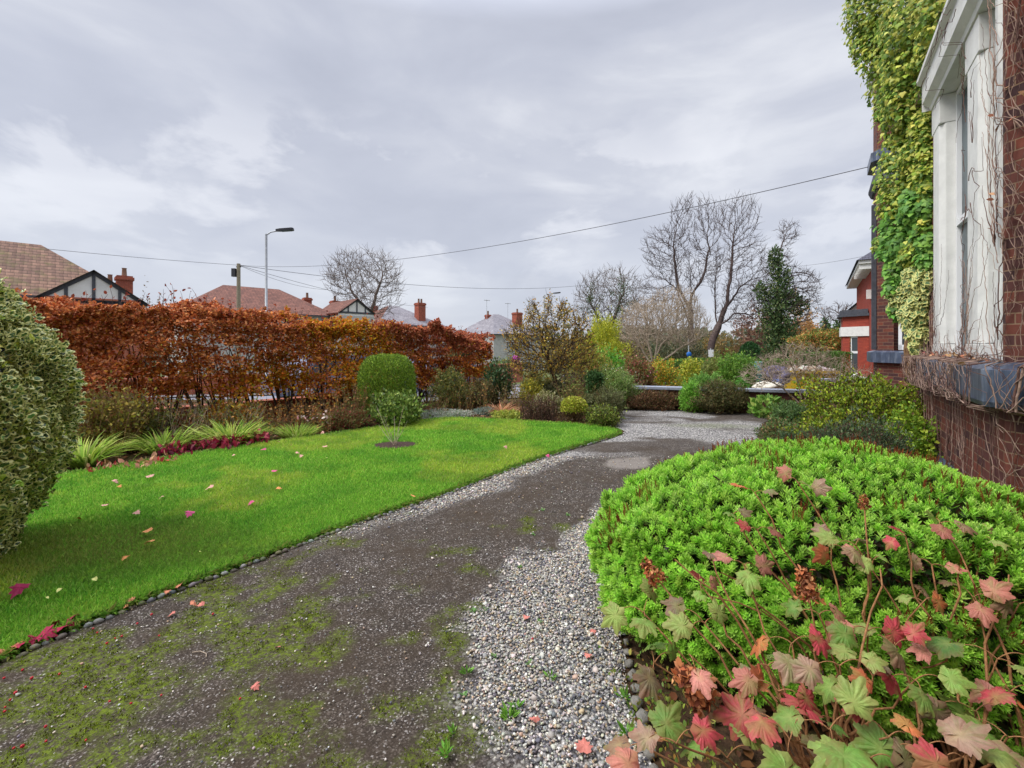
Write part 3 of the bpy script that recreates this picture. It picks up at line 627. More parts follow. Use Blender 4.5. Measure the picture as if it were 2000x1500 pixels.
# white mullion pillars with chamfered edges
for s0, s1 in ((6.95, 7.36), (5.42, 5.86)):
    b = MB(); ch = .06
    b.prism([(s1, -.3), (s0, -.3), (s0, -.02), (s0, -.02), (s0+ch, .03), (s1-ch, .03), (s1, -.02), (s1, -.02)][::-1], 1.62, 4.1)
    b.prism([(s1, -.3), (s0, -.3), (s0, .035), (s1, .035)][::-1], 1.478, 1.615); b.prism([(s1, -.3), (s0, -.3), (s0, .035), (s1, .035)][::-1], 4.105, 4.42)
    b.build('window_pillar', M_WHITE, villa, bevel=.006)
b = MB(); b.prism([(4.93, -.3), (4.93, -.02), (4.985, .02), (5.05, .02), (5.05, -.3)], 1.478, 4.42); b.build('window_pillar', M_WHITE, villa)
# cornice
b = MB(); lathe_bay(b, [(-.3, 4.44), (.05, 4.42), (.06, 4.46), (.12, 4.52), (.12, 4.74), (.17, 4.78), (.17, 4.83), (-.02, 4.88)], 4.9, 7.32, .5, .5)
b.quad((7.39, .12, 4.44), (7.39, -.2, 4.44), (7.39, -.2, 4.85), (7.39, .12, 4.78)); b.build('cornice', M_WHITE, villa)
# windows
def sash(name, x0, x1, y, z0, z1, tr, par, curtain=True):
    fr = MB(); t = .055
    fr.box(x0, x0+t, y-.06, y, z0, z1); fr.box(x1-t, x1, y-.06, y, z0, z1); fr.box(x0+t, x1-t, y-.06, y, z0, z0+t); fr.box(x0+t, x1-t, y-.06, y, z1-t, z1)
    for z in tr: fr.box(x0+t, x1-t, y-.06, y+.003, z-.035, z+.035)
    o = fr.build(name, M_UPVC, par)
    g = MB(); g.quad((x1-t, y-.04, z0+t), (x0+t, y-.04, z0+t), (x0+t, y-.04, z1-t), (x1-t, y-.04, z1-t)); g.build('glass', M_NET if curtain else M_GLASS, o); return o
sash('window', 5.861, 6.949, -.1, 1.48, 4.41, [2.95], villa); sash('window', 5.051, 5.419, -.1, 1.48, 4.41, [2.95], villa)
b = MB(); b.box(8.0, 8.24, .0, .012, 1.62, 1.77); o = b.build('air_vent', M_BLUE, villa); b = MB(); b.box(8.1, 8.14, .012, .03, 1.65, 1.74); b.build('tap', M_UPVC, o)
# second bay trim
b = MB(); lathe_bay(b, [(0, 1.19), (.13, 1.2), (.13, 1.44), (0, 1.48)], 14, 14.9, .55, .55)
b.build('sill', M_BLUE, villa); b = MB(); lathe_bay(b, [(0, 6.0), (.12, 6.02), (.12, 6.24), (0, 6.3)], 14, 14.9, .55, .55); b.build('sill', M_BLUE, villa)
b = MB(); lathe_bay(b, [(0, 5.35), (.05, 5.38), (.10, 5.5), (.10, 5.56), (0, 5.98)], 14, 14.9, .55, .55); b.build('bay_canopy', M_TIMBER, villa)
b = MB(); lathe_bay(b, [(0, 8.1), (.06, 8.15), (.14, 8.35), (.14, 8.5), (0, 8.55)], 14, 14.9, .55, .55); b.build('eaves', M_WHITE, villa)
b = MB(); b.box(14.01, 14.12, .012, .1, 1.5, 5.0); b.build('corner_pipe', M_TIMBER, villa)
b = MB()
for a0, a1, z0, z1 in ((.0, .06, 1.5, 3.9), (.36, .42, 1.5, 3.9)):
    b.quad((13.7-a0, -.36-a0, z0), (13.7-a1, -.36-a1, z0), (13.7-a1, -.36-a1, z1), (13.7-a0, -.36-a0, z1))
b.quad((13.7, -.36, 1.5), (13.28, -.78, 1.5), (13.28, -.78, 1.62), (13.7, -.36, 1.62)); b.quad((13.7, -.36, 3.8), (13.28, -.78, 3.8), (13.28, -.78, 3.9), (13.7, -.36, 3.9))
o = b.build('window', M_UPVC, villa); b = MB(); b.quad((13.7, -.39, 1.6), (13.28, -.81, 1.6), (13.28, -.81, 3.85), (13.7, -.39, 3.85)); b.build('glass', M_GLASS, o)

# ---- second house (bright red brick) further along, on lower ground
g2 = -1.05
red = thing('red_house', 'bright red brick house with white banded bay beyond the dark brick house', 'house', tuple(fac(34, 0, g2)), UA)
b = MB(); S0 = -1.2
b.prism([(-3.2, -1.2), (-3.2, -7), (9, -7), (9, -1.2)][::-1], 0, 7.0)
b.build('wall', M_BRICKR, red)
b = MB(); bay = [(-1.5, -1.2), (-.6, 0), (.3, .25), (.9, .25), (2.2, .25), (3, -1.2)]
bay = [(-1.3, -1.19), (-.35, -.02), (1.9, -.02), (2.8, -1.19)]
b.prism(bay[::-1], 0, .68); b.prism([(-1.3, -1.19), (-.9, -.7), (-.9, -1.1)][::-1]+[( -1.3, -1.19)], .88, 3.2, False)
b.quad((-.35, -.02, .9), (-.62, -.35, .9), (-.62, -.35, 3.2), (-.35, -.02, 3.2)); b.quad((-1.02, -.84, .9), (-1.3, -1.19, .9), (-1.3, -1.19, 3.2), (-1.02, -.84, 3.2))
b.quad((1.9, -.02, .9), (-.35, -.02, .9), (-.35, -.02, 3.2), (1.9, -.02, 3.2)); b.prism(bay[::-1], 3.75, 4.35); b.build('bay', M_BRICKR, red)
b = MB()
def bayring(mb, o, z0, z1):
    q = [(-1.3-o, -1.19), (-.35-o*.5, -.02+o), (1.9+o*.5, -.02+o), (2.8+o, -1.19)]; mb.prism(q[::-1], z0, z1)
bayring(b, .12, .68, .88); b.build('stone_band', M_WHITE, red); b = MB(); bayring(b, .1, 3.2, 3.75); b.build('stone_band', M_WHITE, red)
b = MB(); bayring(b, .22, 4.35, 4.5); b.prism([(-1.3, -1.15), (-.4, .1), (1.9, .1), (2.8, -1.15)][::-1], 4.5, 4.75); b.build('bay_roof', M_TIMBER, red)
b = MB(); b.quad((-.62, -.4, .92), (-1.02, -.9, .92), (-1.02, -.9, 3.2), (-.62, -.4, 3.2)); o = b.build('window', M_UPVC, red)
b = MB(); b.quad((-.68, -.44, 1.1), (-.95, -.78, 1.1), (-.95, -.78, 2.2), (-.68, -.44, 2.2)); b.quad((-.68, -.44, 2.35), (-.95, -.78, 2.35), (-.95, -.78, 3.1), (-.68, -.44, 3.1)); b.build('glass', M_GLASS, o)
b = MB(); b.box(-3.6, 9.4, -7.4, -.6, 7.0, 7.18); b.build('eaves', M_WHITE, red)
b = MB(); E0 = 7.19
b.quad((-3.7, -.5, E0), (9.5, -.5, E0), (6, -4, 9.8), (-.4, -4, 9.8)); b.quad((9.5, -7.5, E0), (-3.7, -7.5, E0), (-.4, -4, 9.8), (6, -4, 9.8)); b.quad((-3.7, -7.5, E0), (-3.7, -.5, E0), (-.4, -4, 9.8), (-.4, -4, 9.8)); b.build('roof', M_SLATE, red)
b = MB(); 
for i in range(8): b.box(-3.5+i*.62, -3.4+i*.62, -1.2, -.62, 6.72, 6.99)
b.build('eaves_bracket', M_WHITE, red)
b = MB(); b.box(-2.6, -2.3, -1.2, -1.0, 5.2, 5.7); b.build('alarm_box', M_WHITE, red)
# grey slate gabled house behind it
g3 = -1.5
gh = thing('slate_house', 'white and dark timber house with slate roof behind the red brick house', 'house', tuple(fac(46, -.6, g3)), UA)
b = MB(); b.box(-2, 9, -7, 0, 0, 5.6); b.build('wall', M_RENDER, gh)
b = MB(); b.quad((-2.3, .3, 5.5), (9.3, .3, 5.5), (9.3, -3.5, 9.2), (-2.3, -3.5, 9.2)); b.quad((9.3, -7.3, 5.5), (-2.3, -7.3, 5.5), (-2.3, -3.5, 9.2), (9.3, -3.5, 9.2)); b.build('roof', M_SLATE, gh)
b = MB(); b.quad((-2.01, 0, 5.6), (-2.01, -7, 5.6), (-2.01, -3.5, 9), (-2.01, -3.5, 9)); b.build('gable', M_RENDER, gh)
b = MB(); b.box(-2.05, 1, 0.02, .06, 3.0, 5.4); b.box(-2.08, -2.02, -.6, .06, 3.0, 5.4); b.build('timber_cladding', M_TIMBER, gh)

# ================================================================== houses across the road (local x along the road to the right, y towards us)
def road_house(name, label, E, L, hd, eave, ridge, hipr, roofm, wallm, gz0, gable=None, chim=(), aerial=(), wins=(), hipl=0, roof2=None):
    t = thing(name, label, 'house', (E[0], E[1], gz0), R(45))           # local x = road direction, local -y = towards us
    e, r = eave-gz0, ridge-gz0; oh = .35; x0, x1 = -L-hipl, hipr
    b = MB(); b.box(x0+oh, x1-oh, -hd+oh, hd-oh, 0, e-.02)
    if gable:
        for (ga, gw, gap, gf) in gable: b.box(ga-gw+.25, ga+gw-.25, -hd-gf+.2, -hd+oh-.01, 0, e-.02)
    b.build('wall', wallm, t)
    b = MB()
    b.quad((x0, -hd, e), (x1, -hd, e), (0, 0, r), (-L, 0, r)); b.quad((x1, hd, e), (x0, hd, e), (-L, 0, r), (0, 0, r))
    rf = b.build('roof', roofm, t)
    b2 = MB(); b2.quad((x1, -hd, e), (x1, hd, e), (0, 0, r), (0, 0, r)); b2.build('roof_end', roof2 or roofm, rf); b2 = MB(); b2.quad((x0, hd, e), (x0, -hd, e), (-L, 0, r), (-L, 0, r)); b2.build('roof_end', roof2 or roofm, rf)
    # hip and ridge tiles
    b = MB(); o = tubeobj('ridge_tile', [(-L-.1, 0, r+.02), (.1, 0, r+.02)], .12, roofm if not roof2 else roofm, rf, 6)
    for q in ([(0, 0, r+.01), (x1, -hd, e+.02)], [(-L, 0, r+.01), (x0, -hd, e+.02)]):
        V0 = tubeobj('hip_tile', q, .11, roof2 or roofm, rf, 6)
    b = MB(); b.box(x0-.05, x1+.05, -hd-.12, -hd-.02, e-.12, e-.02); b.build('gutter', M_TIMBER, t)
    if gable:
        for (ga, gw, gap, gf) in gable:
            ga_z = gap-gz0; yf = -hd-gf; ge = ga_z-gw*.74
            b = MB(); zb = e-.02
            b.quad((ga-gw, yf, ge), (ga, yf, ga_z), (ga, .6-hd+3, ga_z), (ga-gw, .6-hd+3, ge)); b.quad((ga, yf, ga_z), (ga+gw, yf, ge), (ga+gw, .6-hd+3, ge), (ga, .6-hd+3, ga_z)); b.build('gable_roof', roofm, rf)
            b = MB(); yw = yf+.25
            b.quad((ga-gw+.1, yw, ge-1.6), (ga+gw-.1, yw, ge-1.6), (ga+gw-.1, yw, ge-.02), (ga-gw+.1, yw, ge-.02)); b.quad((ga-gw+.1, yw, ge-.02), (ga+gw-.1, yw, ge-.02), (ga, yw, ga_z-.1), (ga, yw, ga_z-.1)); o = b.build('gable_panel', M_RENDER, t)
            b = MB()
            def bar(xa, za, xb, zb_, w):
                d = Vector((xb-xa, 0, zb_-za)).normalized(); n_ = Vector((-d.z, 0, d.x))*w
                b.quad((xa-n_.x, yw-.05, za-n_.z), (xb-n_.x, yw-.05, zb_-n_.z), (xb+n_.x, yw-.05, zb_+n_.z), (xa+n_.x, yw-.05, za+n_.z))
            bar(ga-gw+.1, ge-.02, ga, ga_z-.12, .11); bar(ga, ga_z-.12, ga+gw-.1, ge-.02, .11); bar(ga-gw+.1, ge+.05, ga+gw-.1, ge+.05, .09)
            for f in (-.45, 0, .45): bar(ga+f*gw, ge+.05, ga+f*gw, ga_z-.12-abs(f)*gw*.74, .07)
            b.build('timber_framing', M_TIMBER, o)
    for (cx, cy, cw, cdp, zt, pots) in chim:
        b = MB(); z = zt-gz0; b.box(cx-cw, cx+cw, cy-cdp, cy+cdp, e+.3 if abs(cx-(x0+x1)/2) < (x1-x0)/2-1.5 else 0, z-.3); b.box(cx-cw-.07, cx+cw+.07, cy-cdp-.07, cy+cdp+.07, z-.297, z-.1); b.box(cx-cw, cx+cw, cy-cdp, cy+cdp, z-.097, z); c = b.build('chimney', M_BRICKO, rf)
        for q in range(pots):
            xx = cx+(q-(pots-1)/2)*.42; o = tubeobj('chimney_pot', [(xx, cy, z-.05), (xx, cy, z+.12), (xx, cy, z+.5), (xx, cy, z+.55)], np.array([.15, .14, .12, .15]), M_BRICKO, None, 10)
            o.parent = t
            bpy.context.view_layer.update()
    for (cx, cy, zt) in aerial:
        z = zt-gz0; V1, F1 = [], []
        A = np.array([(cx, cy, e+1), (cx-.5, cy, z), (cx-.3, cy-.3, z), (cx, cy-.3, z), (cx+.3, cy-.3, z)]); B = np.array([(cx, cy, z), (cx+.6, cy, z), (cx-.3, cy+.3, z), (cx, cy+.3, z), (cx+.3, cy+.3, z)])
        V, F = tubes_edges(A, B, np.full(5, .035), np.full(5, .03), 4); o = npmesh('television_aerial', V, F, M_METAL); o.parent = t
    for (wx, wz, ww, wh, yo) in wins:
        fr = MB(); y = -hd+oh-.02-yo; z = wz-gz0; fr.box(wx-ww, wx+ww, y-.05, y, z, z+wh); o = fr.build('window', M_UPVC, t)
        g = MB(); k = 3
        for i in range(k):
            xa = wx-ww+.08+i*(2*ww-.08)/k; xb = wx-ww+(i+1)*(2*ww-.08)/k; g.quad((xa, y-.06, z+.08), (xb, y-.06, z+.08), (xb, y-.06, z+wh-.08), (xa, y-.06, z+wh-.08))
        g.build('glass', M_GLASS, o)
    return t
M_H1 = brickmat('house brick', L3(190, 110, 84), L3(170, 92, 72), L3(170, 140, 120), .15)
road_house('tiled_house', 'house with mossy brown tiled roof and black and white gable at the far left', (-26.9, 26), 9, 4.6, 4.1, 7.35, 4.0, M_ROOF1, M_H1, -.95, gable=[(2.0, 2.3, 5.55, .7)],
    chim=[(3.87, 3, .42, .42, 6.3, 1), (3.17, 3.4, .35, .35, 5.83, 1)], wins=[(2.0, 1.6, 1.2, 1.3, .5), (-3, 1.6, 1.2, 1.3, 0)], hipl=4)
road_house('red_roofed_house', 'house with long red tiled hipped roof behind the telegraph pole', (X(545, 47), 47), 5.0, 4.8, 4.6, 7.4, 4.2, M_ROOF2, M_RENDER2, -1.7, gable=[(5.0, 2.0, 6.3, 2.5)],
    chim=[(6.4, 1.2, .42, .42, 6.75, 1), (3.4, 1.5, .4, .3, 6.9, 1)], wins=[(-3, 2.4, 1.3, 1.3, 0)], hipl=4.2)
road_house('grey_roofed_house', 'house with grey hipped roof, red side slope and tall brick chimney beside the bare tree', (X(775, 62), 62), 1.2, 4.8, 4.2, 7.0, 5.0, M_ROOF3, M_RENDER2, -2.1,
    chim=[(1.6, -3.2, .55, .5, 7.3, 2), (-2.2, 2, .3, .3, 7.0, 1)], hipl=4.2, roof2=M_ROOF2)
road_house('white_house', 'white walled house with grey roof and red chimney seen past the end of the hedge', (X(975, 68), 68), 1.2, 4.4, 3.2, 6.25, 5.4, M_ROOF3, M_RENDER2, -2.1,
    chim=[(1.6, -2.2, .6, .5, 6.5, 1), (-1.8, .5, .35, .3, 6.15, 1)], aerial=[(-2.5, 0, 8.2), (1.8, 0, 8.0)], wins=[(1.2, 1.1, 1.3, 1.2, 0), (1.2, -1.9, 1.5, 1.2, 0), (-1.8, 1.1, .8, 1.1, 0)], hipl=4.0)
fl = thing('flats', 'small distant pale block of flats behind the domed topiary', 'building', (X(1475, 95), 95, -2.3), R(-15))
b = MB(); b.box(-3.5, 3.5, -3, 3, 0, 3.4); b.build('wall', M_RENDER, fl); b = MB(); b.box(-3.7, 3.7, -3.2, 3.2, 3.4, 4.0); b.build('roof', M_TIMBER, fl); b = MB(); b.box(-2.6, 2.6, -3.06, -3.01, 1.6, 2.6); b.build('window', M_GLASS, fl)

# ---- neighbour's boundary walls
def wall_thing(name, label, p0, p1, h, th=.22, cope=.07, z0=0., par=None, m=None, cm=None, over=.05):
    p0, p1 = np.array(p0, float), np.array(p1, float); L = np.linalg.norm(p1-p0); t = thing(name, label, 'wall', (p0[0], p0[1], z0), math.atan2(*(p1-p0)[::-1]))
    b = MB(); b.box(0, L, -th/2, th/2, -.3, h); b.build('brickwork', m or M_BRICKW, t); b = MB()
    x = 0
    while x < L: x2 = min(L, x+.6); b.box(x+.002, x2-.002, -th/2-over, th/2+over, h+.002, h+cope); x = x2
    b.build('coping', cm or M_COPE, t, bevel=.006); return t
M_COPE = mat('pale blue grey coping', vary(L3(150, 156, 170), 3, .15), rough=.6)
wall_thing('boundary_wall', 'low brick wall with pale grey coping closing the drive', (2.75, 11.75), (7.1, 10.55), .50)
wall_thing('side_wall', 'short length of coped wall in front of the red brick house', (8.7, 12.9), (10.9, 12.3), .60)
wall_thing('street_wall', 'low brick wall along the pavement behind the beech hedge', tuple(RN*10.9+RU*-6), tuple(RN*10.9+RU*5.5), .34, m=M_H1, cm=M_H1, z0=0)
wall_thing('front_wall', 'red brick garden wall across the road at the far left', tuple(RN*23.0+RU*-12), tuple(RN*23.0+RU*24), 1.0, m=M_H1, cm=M_H1, z0=-.75)

# ================================================================== street things
def lamp(name, label, px, d, ytop, armpx, ang, group=None):
    x = X(px, d); g = float(gz(x, d)); zt = Z(ytop, d); t = thing(name, label, 'street lamp', (x, d, g)); h = zt-g-.15
    tubeobj('pole', [(x, d, g), (x, d, g+1.2), (x, d, g+1.21), (x, d, g+h-.05)], np.array([.09, .09, .06, .05]), M_METAL).parent = None
    o = bpy.data.objects['pole'] if False else COL.objects[-1]; reparent(o, t)
    al = armpx/FP*d; dx, dy = math.cos(ang), math.sin(ang)
    arm = [(x, d, g+h-.1), (x+dx*al*.25, d+dy*al*.25, g+h+.04), (x+dx*al*.75, d+dy*al*.75, g+h+.12)]
    reparent(tubeobj('arm', arm, .03, M_METAL), t)
    p = Vector((x+dx*al*.7, d+dy*al*.7, g+h+.13)); b = MB(); L_ = .62
    b.prism([(-.1, -.05), (.1, -.12), (L_-.05, -.14), (L_, -.08), (L_, .08), (L_-.05, .14), (.1, .12), (-.1, .05)], -.045, .05); o = b.build('lamp_head', M_DARKMETAL, None); o.location = p; o.rotation_euler = (0, -R(6), ang); reparent(o, t)
    b = MB(); b.box(.12, L_-.08, -.1, .1, -.062, -.047); o2 = b.build('lens', M_NET, o)
    return t
def reparent(o, t):
    bpy.context.view_layer.update(); w = o.matrix_world.copy(); o.parent = t; o.matrix_parent_inverse = wmat(t).inverted(); o.matrix_basis = w if True else o.matrix_basis
lamp('street_lamp', 'tall galvanised street lamp standing behind the copper beech hedge', 520, 19.5, 448, 32, R(8))
lamp('street_lamp', 'smaller distant street lamp above the yellowing apple tree', 1063, 44, 572, 28, R(5))
px0, d0 = 466, 31.0; tx = X(px0, d0); tg = float(gz(tx, d0)); tt = Z(515, d0)
tp = thing('telegraph_pole', 'wooden telegraph pole with a small box near its top', 'telegraph pole', (tx, d0, tg))
reparent(tubeobj('pole', [(tx, d0, tg), (tx, d0, tt)], np.array([.15, .12]), M_POLE), tp)
b = MB(); b.box(-.13, .13, -.12, .12, -.3, .25); o = b.build('junction_box', M_DARKMETAL); o.location = (tx-.27, d0-.05, Z(532, d0)); reparent(o, tp)
b = MB(); b.box(-.16, .16, -.03, .03, 0, .07); o = b.build('cap', M_DARKMETAL); o.location = (tx, d0, tt-.25); reparent(o, tp)
def wire(name, label, a, bb, sag, r=.012):
    a, bb = np.array(a), np.array(bb); t = np.linspace(0, 1, 40)[:, None]; p = a+(bb-a)*t; p[:, 2] -= (4*sag*t*(1-t))[:, 0]
    tag(tubeobj(name, p, r, M_WIRE, None, 5), label, 'overhead cable')
top = (tx, d0, tt-.1)
wire('overhead_cable', 'longest overhead cable climbing from the telegraph pole to the brick house', top, fac(14.2, .15, 6.0), .9, .010)
wire('overhead_cable', 'overhead cable running left from the telegraph pole over the mossy roof', top, P(90, 486, 24), .05, .012)
wire('overhead_cable', 'level overhead cable passing behind the bare trees', top, P(1150, 556, 60), -.2 if False else 1.0, .018)
wire('overhead_cable', 'overhead cable dropping to the red roofed house', top, P(640, 566, 44), .35, .012)
wire('overhead_cable', 'lowest overhead cable sloping down to the grey roofed house', top, P(835, 600, 60), .5, .015)
wire('overhead_cable', 'faint overhead cable beyond the ivy clad tree', P(1560, 520, 60), P(1690, 500, 45), .1, .016)

# ---- vehicles
def car(name, label, loc, rz, body, cat='car', h=1.45, L_=4.2, van=False):
    t = thing(name, label, cat, loc, rz); M = mat(name+' paint', color=body, rough=.3, spec=.5)
    prof = [(-L_/2, .3), (-L_/2, .75), (-L_/2+.15, .85), (-L_*.36, .9), (-L_*.26, h), (L_*.18, h), (L_*.32, .95), (L_/2-.1, .8), (L_/2, .6), (L_/2, .3)]
    if van: prof = [(-L_/2, .3), (-L_/2, h), (-L_/2+.1, h+.05), (L_*.2, h+.05), (L_*.36, 1.15), (L_/2-.05, .95), (L_/2, .6), (L_/2, .3)]
    b = MB(); w = .85; n = len(prof)
    tw = lambda z: w if z < 1 else w-(z-1)*.25
    for i in range(n):
        (xa, za), (xb, zb) = prof[i], prof[(i+1) % n]; b.quad((xa, -tw(za), za), (xa, tw(za), za), (xb, tw(zb), zb), (xb, -tw(zb), zb))
    for s in (-1, 1):
        bm = [(x, s*tw(z), z) for x, z in prof]; c = (0, s*w, .6)
        for i in range(n): b.quad(c, bm[i], bm[(i+1) % n], bm[(i+1) % n])
    b.build('body', M, t)
    for s in (-1, 1):
        g = MB()
        if van: q = [(L_*.08, s*(tw(1.1)+.01), 1.1), (L_*.3, s*(tw(1.15)+.01), 1.15), (L_*.2, s*(tw(h-.1)+.01), h-.1), (L_*.08, s*(tw(h-.1)+.01), h-.1)]
        else: q = [(-L_*.3, s*(tw(1.)+.01), .97), (L_*.26, s*(tw(1.)+.01), .99), (L_*.16, s*(tw(h-.1)+.01), h-.1), (-L_*.23, s*(tw(h-.1)+.01), h-.1)]
        g.quad(*q); g.build('side_window', M_GLASS, t)
    for x in (-L_*.31, L_*.31):
        for s in (-1, 1):
            o = tubeobj('wheel', [(x, s*.72, .31), (x, s*.73, .31), (x, s*.86, .31), (x, s*.87, .31)], np.array([.01, .31, .31, .01]), M_BLACKP, None, 14); o.parent = t
            o2 = tubeobj('rim', [(x, s*.872, .31), (x, s*.878, .31), (x, s*.88, .31)], np.array([.2, .2, .01]), M_METAL, None, 12); o2.parent = o
    for s in (-1, 1):
        b = MB(); b.box(L_/2-.08, L_/2+.012, s*.6-.15, s*.6+.15, .6, .74); b.build('headlight', M_UPVC, t)
    return t
def rp(w, s, z=.05): q = RN*w+RU*s; return (q[0], q[1], float(gz(q[0], q[1]))+z)
car('parked_car', 'pale blue grey car parked behind the beech hedge beside the lamp post', rp(14.8, 6.6), R(45), L3(118, 128, 150))
car('parked_car', 'silver blue car glimpsed through the hedge behind the clipped dome shrub', rp(14.8, 10.9), R(45), L3(100, 108, 130))
car('white_van', 'white van on the road seen through the apple tree', (X(1114, 46), 46, float(gz(0, 46))+.05), R(80), (.75, .76, .78), 'van', h=1.75, van=True)
# signs
def sign(name, label, px, d, y0, y1, w, m, shape='disc', polem=M_METAL):
    x = X(px, d); g = float(gz(x, d)); t = thing(name, label, 'sign', (x, d, g)); zc = Z((y0+y1)/2, d); r = (y1-y0)/2/FP*d
    reparent(tubeobj('post', [(x, d, g), (x, d, Z(y0, d)+(.9 if shape == 'disc' else .1))], .04, polem), t)
    if shape == 'disc': o = tubeobj('sign_face', [(x, d-.05, zc), (x, d-.051, zc), (x, d-.07, zc), (x, d-.071, zc)], np.array([.01, r*w, r*w, .01]), m, None, 20)
    else:
        b = MB(); b.box(-r*w, r*w, -.015, .015, -r, r); o = b.build('sign_face', m); o.location = (x, d-.06, zc)
    reparent(o, t); return t
sign('road_sign', 'small blue round road sign on a pale post beyond the yellow bush', 1345, 30, 687, 697, 1., M_BLUES)
sign('notice_sign', 'small white rectangular notice on a post left of the domed topiary', 1388, 30, 683, 697, .7, M_UPVC, 'rect')
t = sign('sale_board', 'round purple sale board in front of the white house', 1008, 34, 693, 709, 1., M_PURPLE, 'disc')
# ---- neighbour's clutter: skip, water butts, sack, heap
d = 18.5; x0, x1 = X(1556, d), X(1632, d); g = float(gz(0, d)); yc = Z(725, d)
sk = thing('skip', 'yellow skip heaped with pale rubble beyond the low wall', 'skip', ((x0+x1)/2, d+.6, g), R(-8)); w = (x1-x0)/2; hh = yc-g
M_YEL = mat('scuffed yellow paint', vary(L3(206, 164, 34), 9, .35, c2=L3(226, 186, 50)), rough=.6)
b = MB(); bt = [(-w*.72, -.55), (w*.72, -.55), (w*.72, .55), (-w*.72, .55)]; tp_ = [(-w, -.8), (w, -.8), (w, .8), (-w, .8)]
for i in range(4):
    a0, a1, c0, c1 = bt[i], bt[(i+1) % 4], tp_[i], tp_[(i+1) % 4]; b.quad((*a0, .05), (*a1, .05), (*c1, hh), (*c0, hh))
b.build('hull', M_YEL, sk); b = MB(); b.box(-w-.04, w+.04, -.86, -.78, hh-.08, hh+.02); b.box(-w-.04, w+.04, .78, .86, hh-.08, hh+.02); b.box(-w-.06, -w+.04, -.77, .77, hh-.08, hh+.02); b.box(w-.04, w+.06, -.77, .77, hh-.08, hh+.02)
for f in (-.6, -.2, .2, .6): b.box(f*w-.03, f*w+.03, -.83, -.62, .15, hh-.082)
b.build('ribs', M_YEL, sk)
n = 260; q = np.stack([rng.uniform(-w*.95, w*.95, n), rng.uniform(-.75, .75, n)], 1); hz = hh+.02+.16*np.maximum(0, 1-(q[:, 0]/w)**2)*rng.random(n)
V, F, C = inst(ICO[0]*(1+.25*rng.normal(size=(12, 1))), ICO[1], np.c_[q, hz-.06], frames(rnd(n), rnd(n)), rng.uniform(.04, .11, (n, 1))*np.array([1.5, 1, .6]), pick(hx((214, 206, 196), (180, 166, 150), (236, 232, 226), (150, 120, 100)), n))
o = npmesh('rubble', V, F, M_PEB, col=C); o.location = (0, 0, 0); o.parent = sk
M_TEAL = mat('pale teal plastic', vary(L3(128, 176, 176), 4, .15), rough=.4); M_TEALD = mat('dark teal plastic', vary(L3(70, 130, 130), 4, .2), rough=.4)
def butt(name, label, px, d, ya, yb, wpx, m, cat):
    x = X(px, d); r = wpx/2/FP*d; za, zb = Z(ya, d), Z(yb, d); g = float(gz(x, d)); zb = min(zb, zb); t = thing(name, label, cat, (x, d, g)); z0 = g
    zs = [g, g+.02, zb, (za+zb)/2, za-.05, za]; rs = [r*.8, r*.85, r*.88, r*.97, r, r*1.04]
    reparent(tubeobj('body', [(x, d, z) for z in zs], np.array(rs), m, None, 20), t); reparent(tubeobj('lid', [(x, d, za), (x, d, za+.01), (x, d, za+.05), (x, d, za+.06)], np.array([.01, r*1.07, r*1.05, .01]), m, None, 20), t); return t
butt('water_butt', 'tall pale teal water butt beside the green bush beyond the wall', 1480, 17.5, 709, 730, 17, M_TEAL, 'water butt')
butt('compost_bin', 'low darker teal compost bin in front of the water butt', 1482, 16.2, 733, 750, 20, M_TEALD, 'bin')
def blob(name, label, cat, c, r, m, seed, amp=.25, flat=.0, parent=None):
    bm = bmesh.new(); bmesh.ops.create_icosphere(bm, subdivisions=4, radius=1); V = np.array([v.co[:] for v in bm.verts]); F = np.array([[v.index for v in f.verts] for f in bm.faces]); bm.free()
    k = 1+amp*(fbm(V+5, 2.2, seed, 3)-.5)*2; V = V*k[:, None]; V[:, 2] = np.maximum(V[:, 2], flat); V = V*np.array(r)+np.array(c)
    o = npmesh(name, V, F, m, parent, smooth=True)
    return tag(o, label, cat) if label else o
M_SACK = mat('white woven sack', vary(L3(222, 216, 200), 16, .15, bs=.4), rough=.85)
blob('sack', 'slumped off white sack lying behind the low wall coping', 'sack', P(1500, 756, 12.3), (.36, .25, .16), M_SACK, 3, .35, -.6)
tag(blob('tarpaulin', 'crumpled dark purple grey tarpaulin heap beside the teal water butt', 'tarpaulin', P(1515, 735, 17.0), (.5, .4, .35), mat('purple grey tarp', vary(L3(92, 84, 108), 6, .4), rough=.5), 9, .6, -.8))
blob('blue_bag', 'small dark blue bag between the white sack and the skip', 'bag', P(1520, 748, 14.5), (.2, .16, .13), mat('blue plastic', vary(L3(60, 80, 130), 8, .3), rough=.4), 4, .4, -.6)

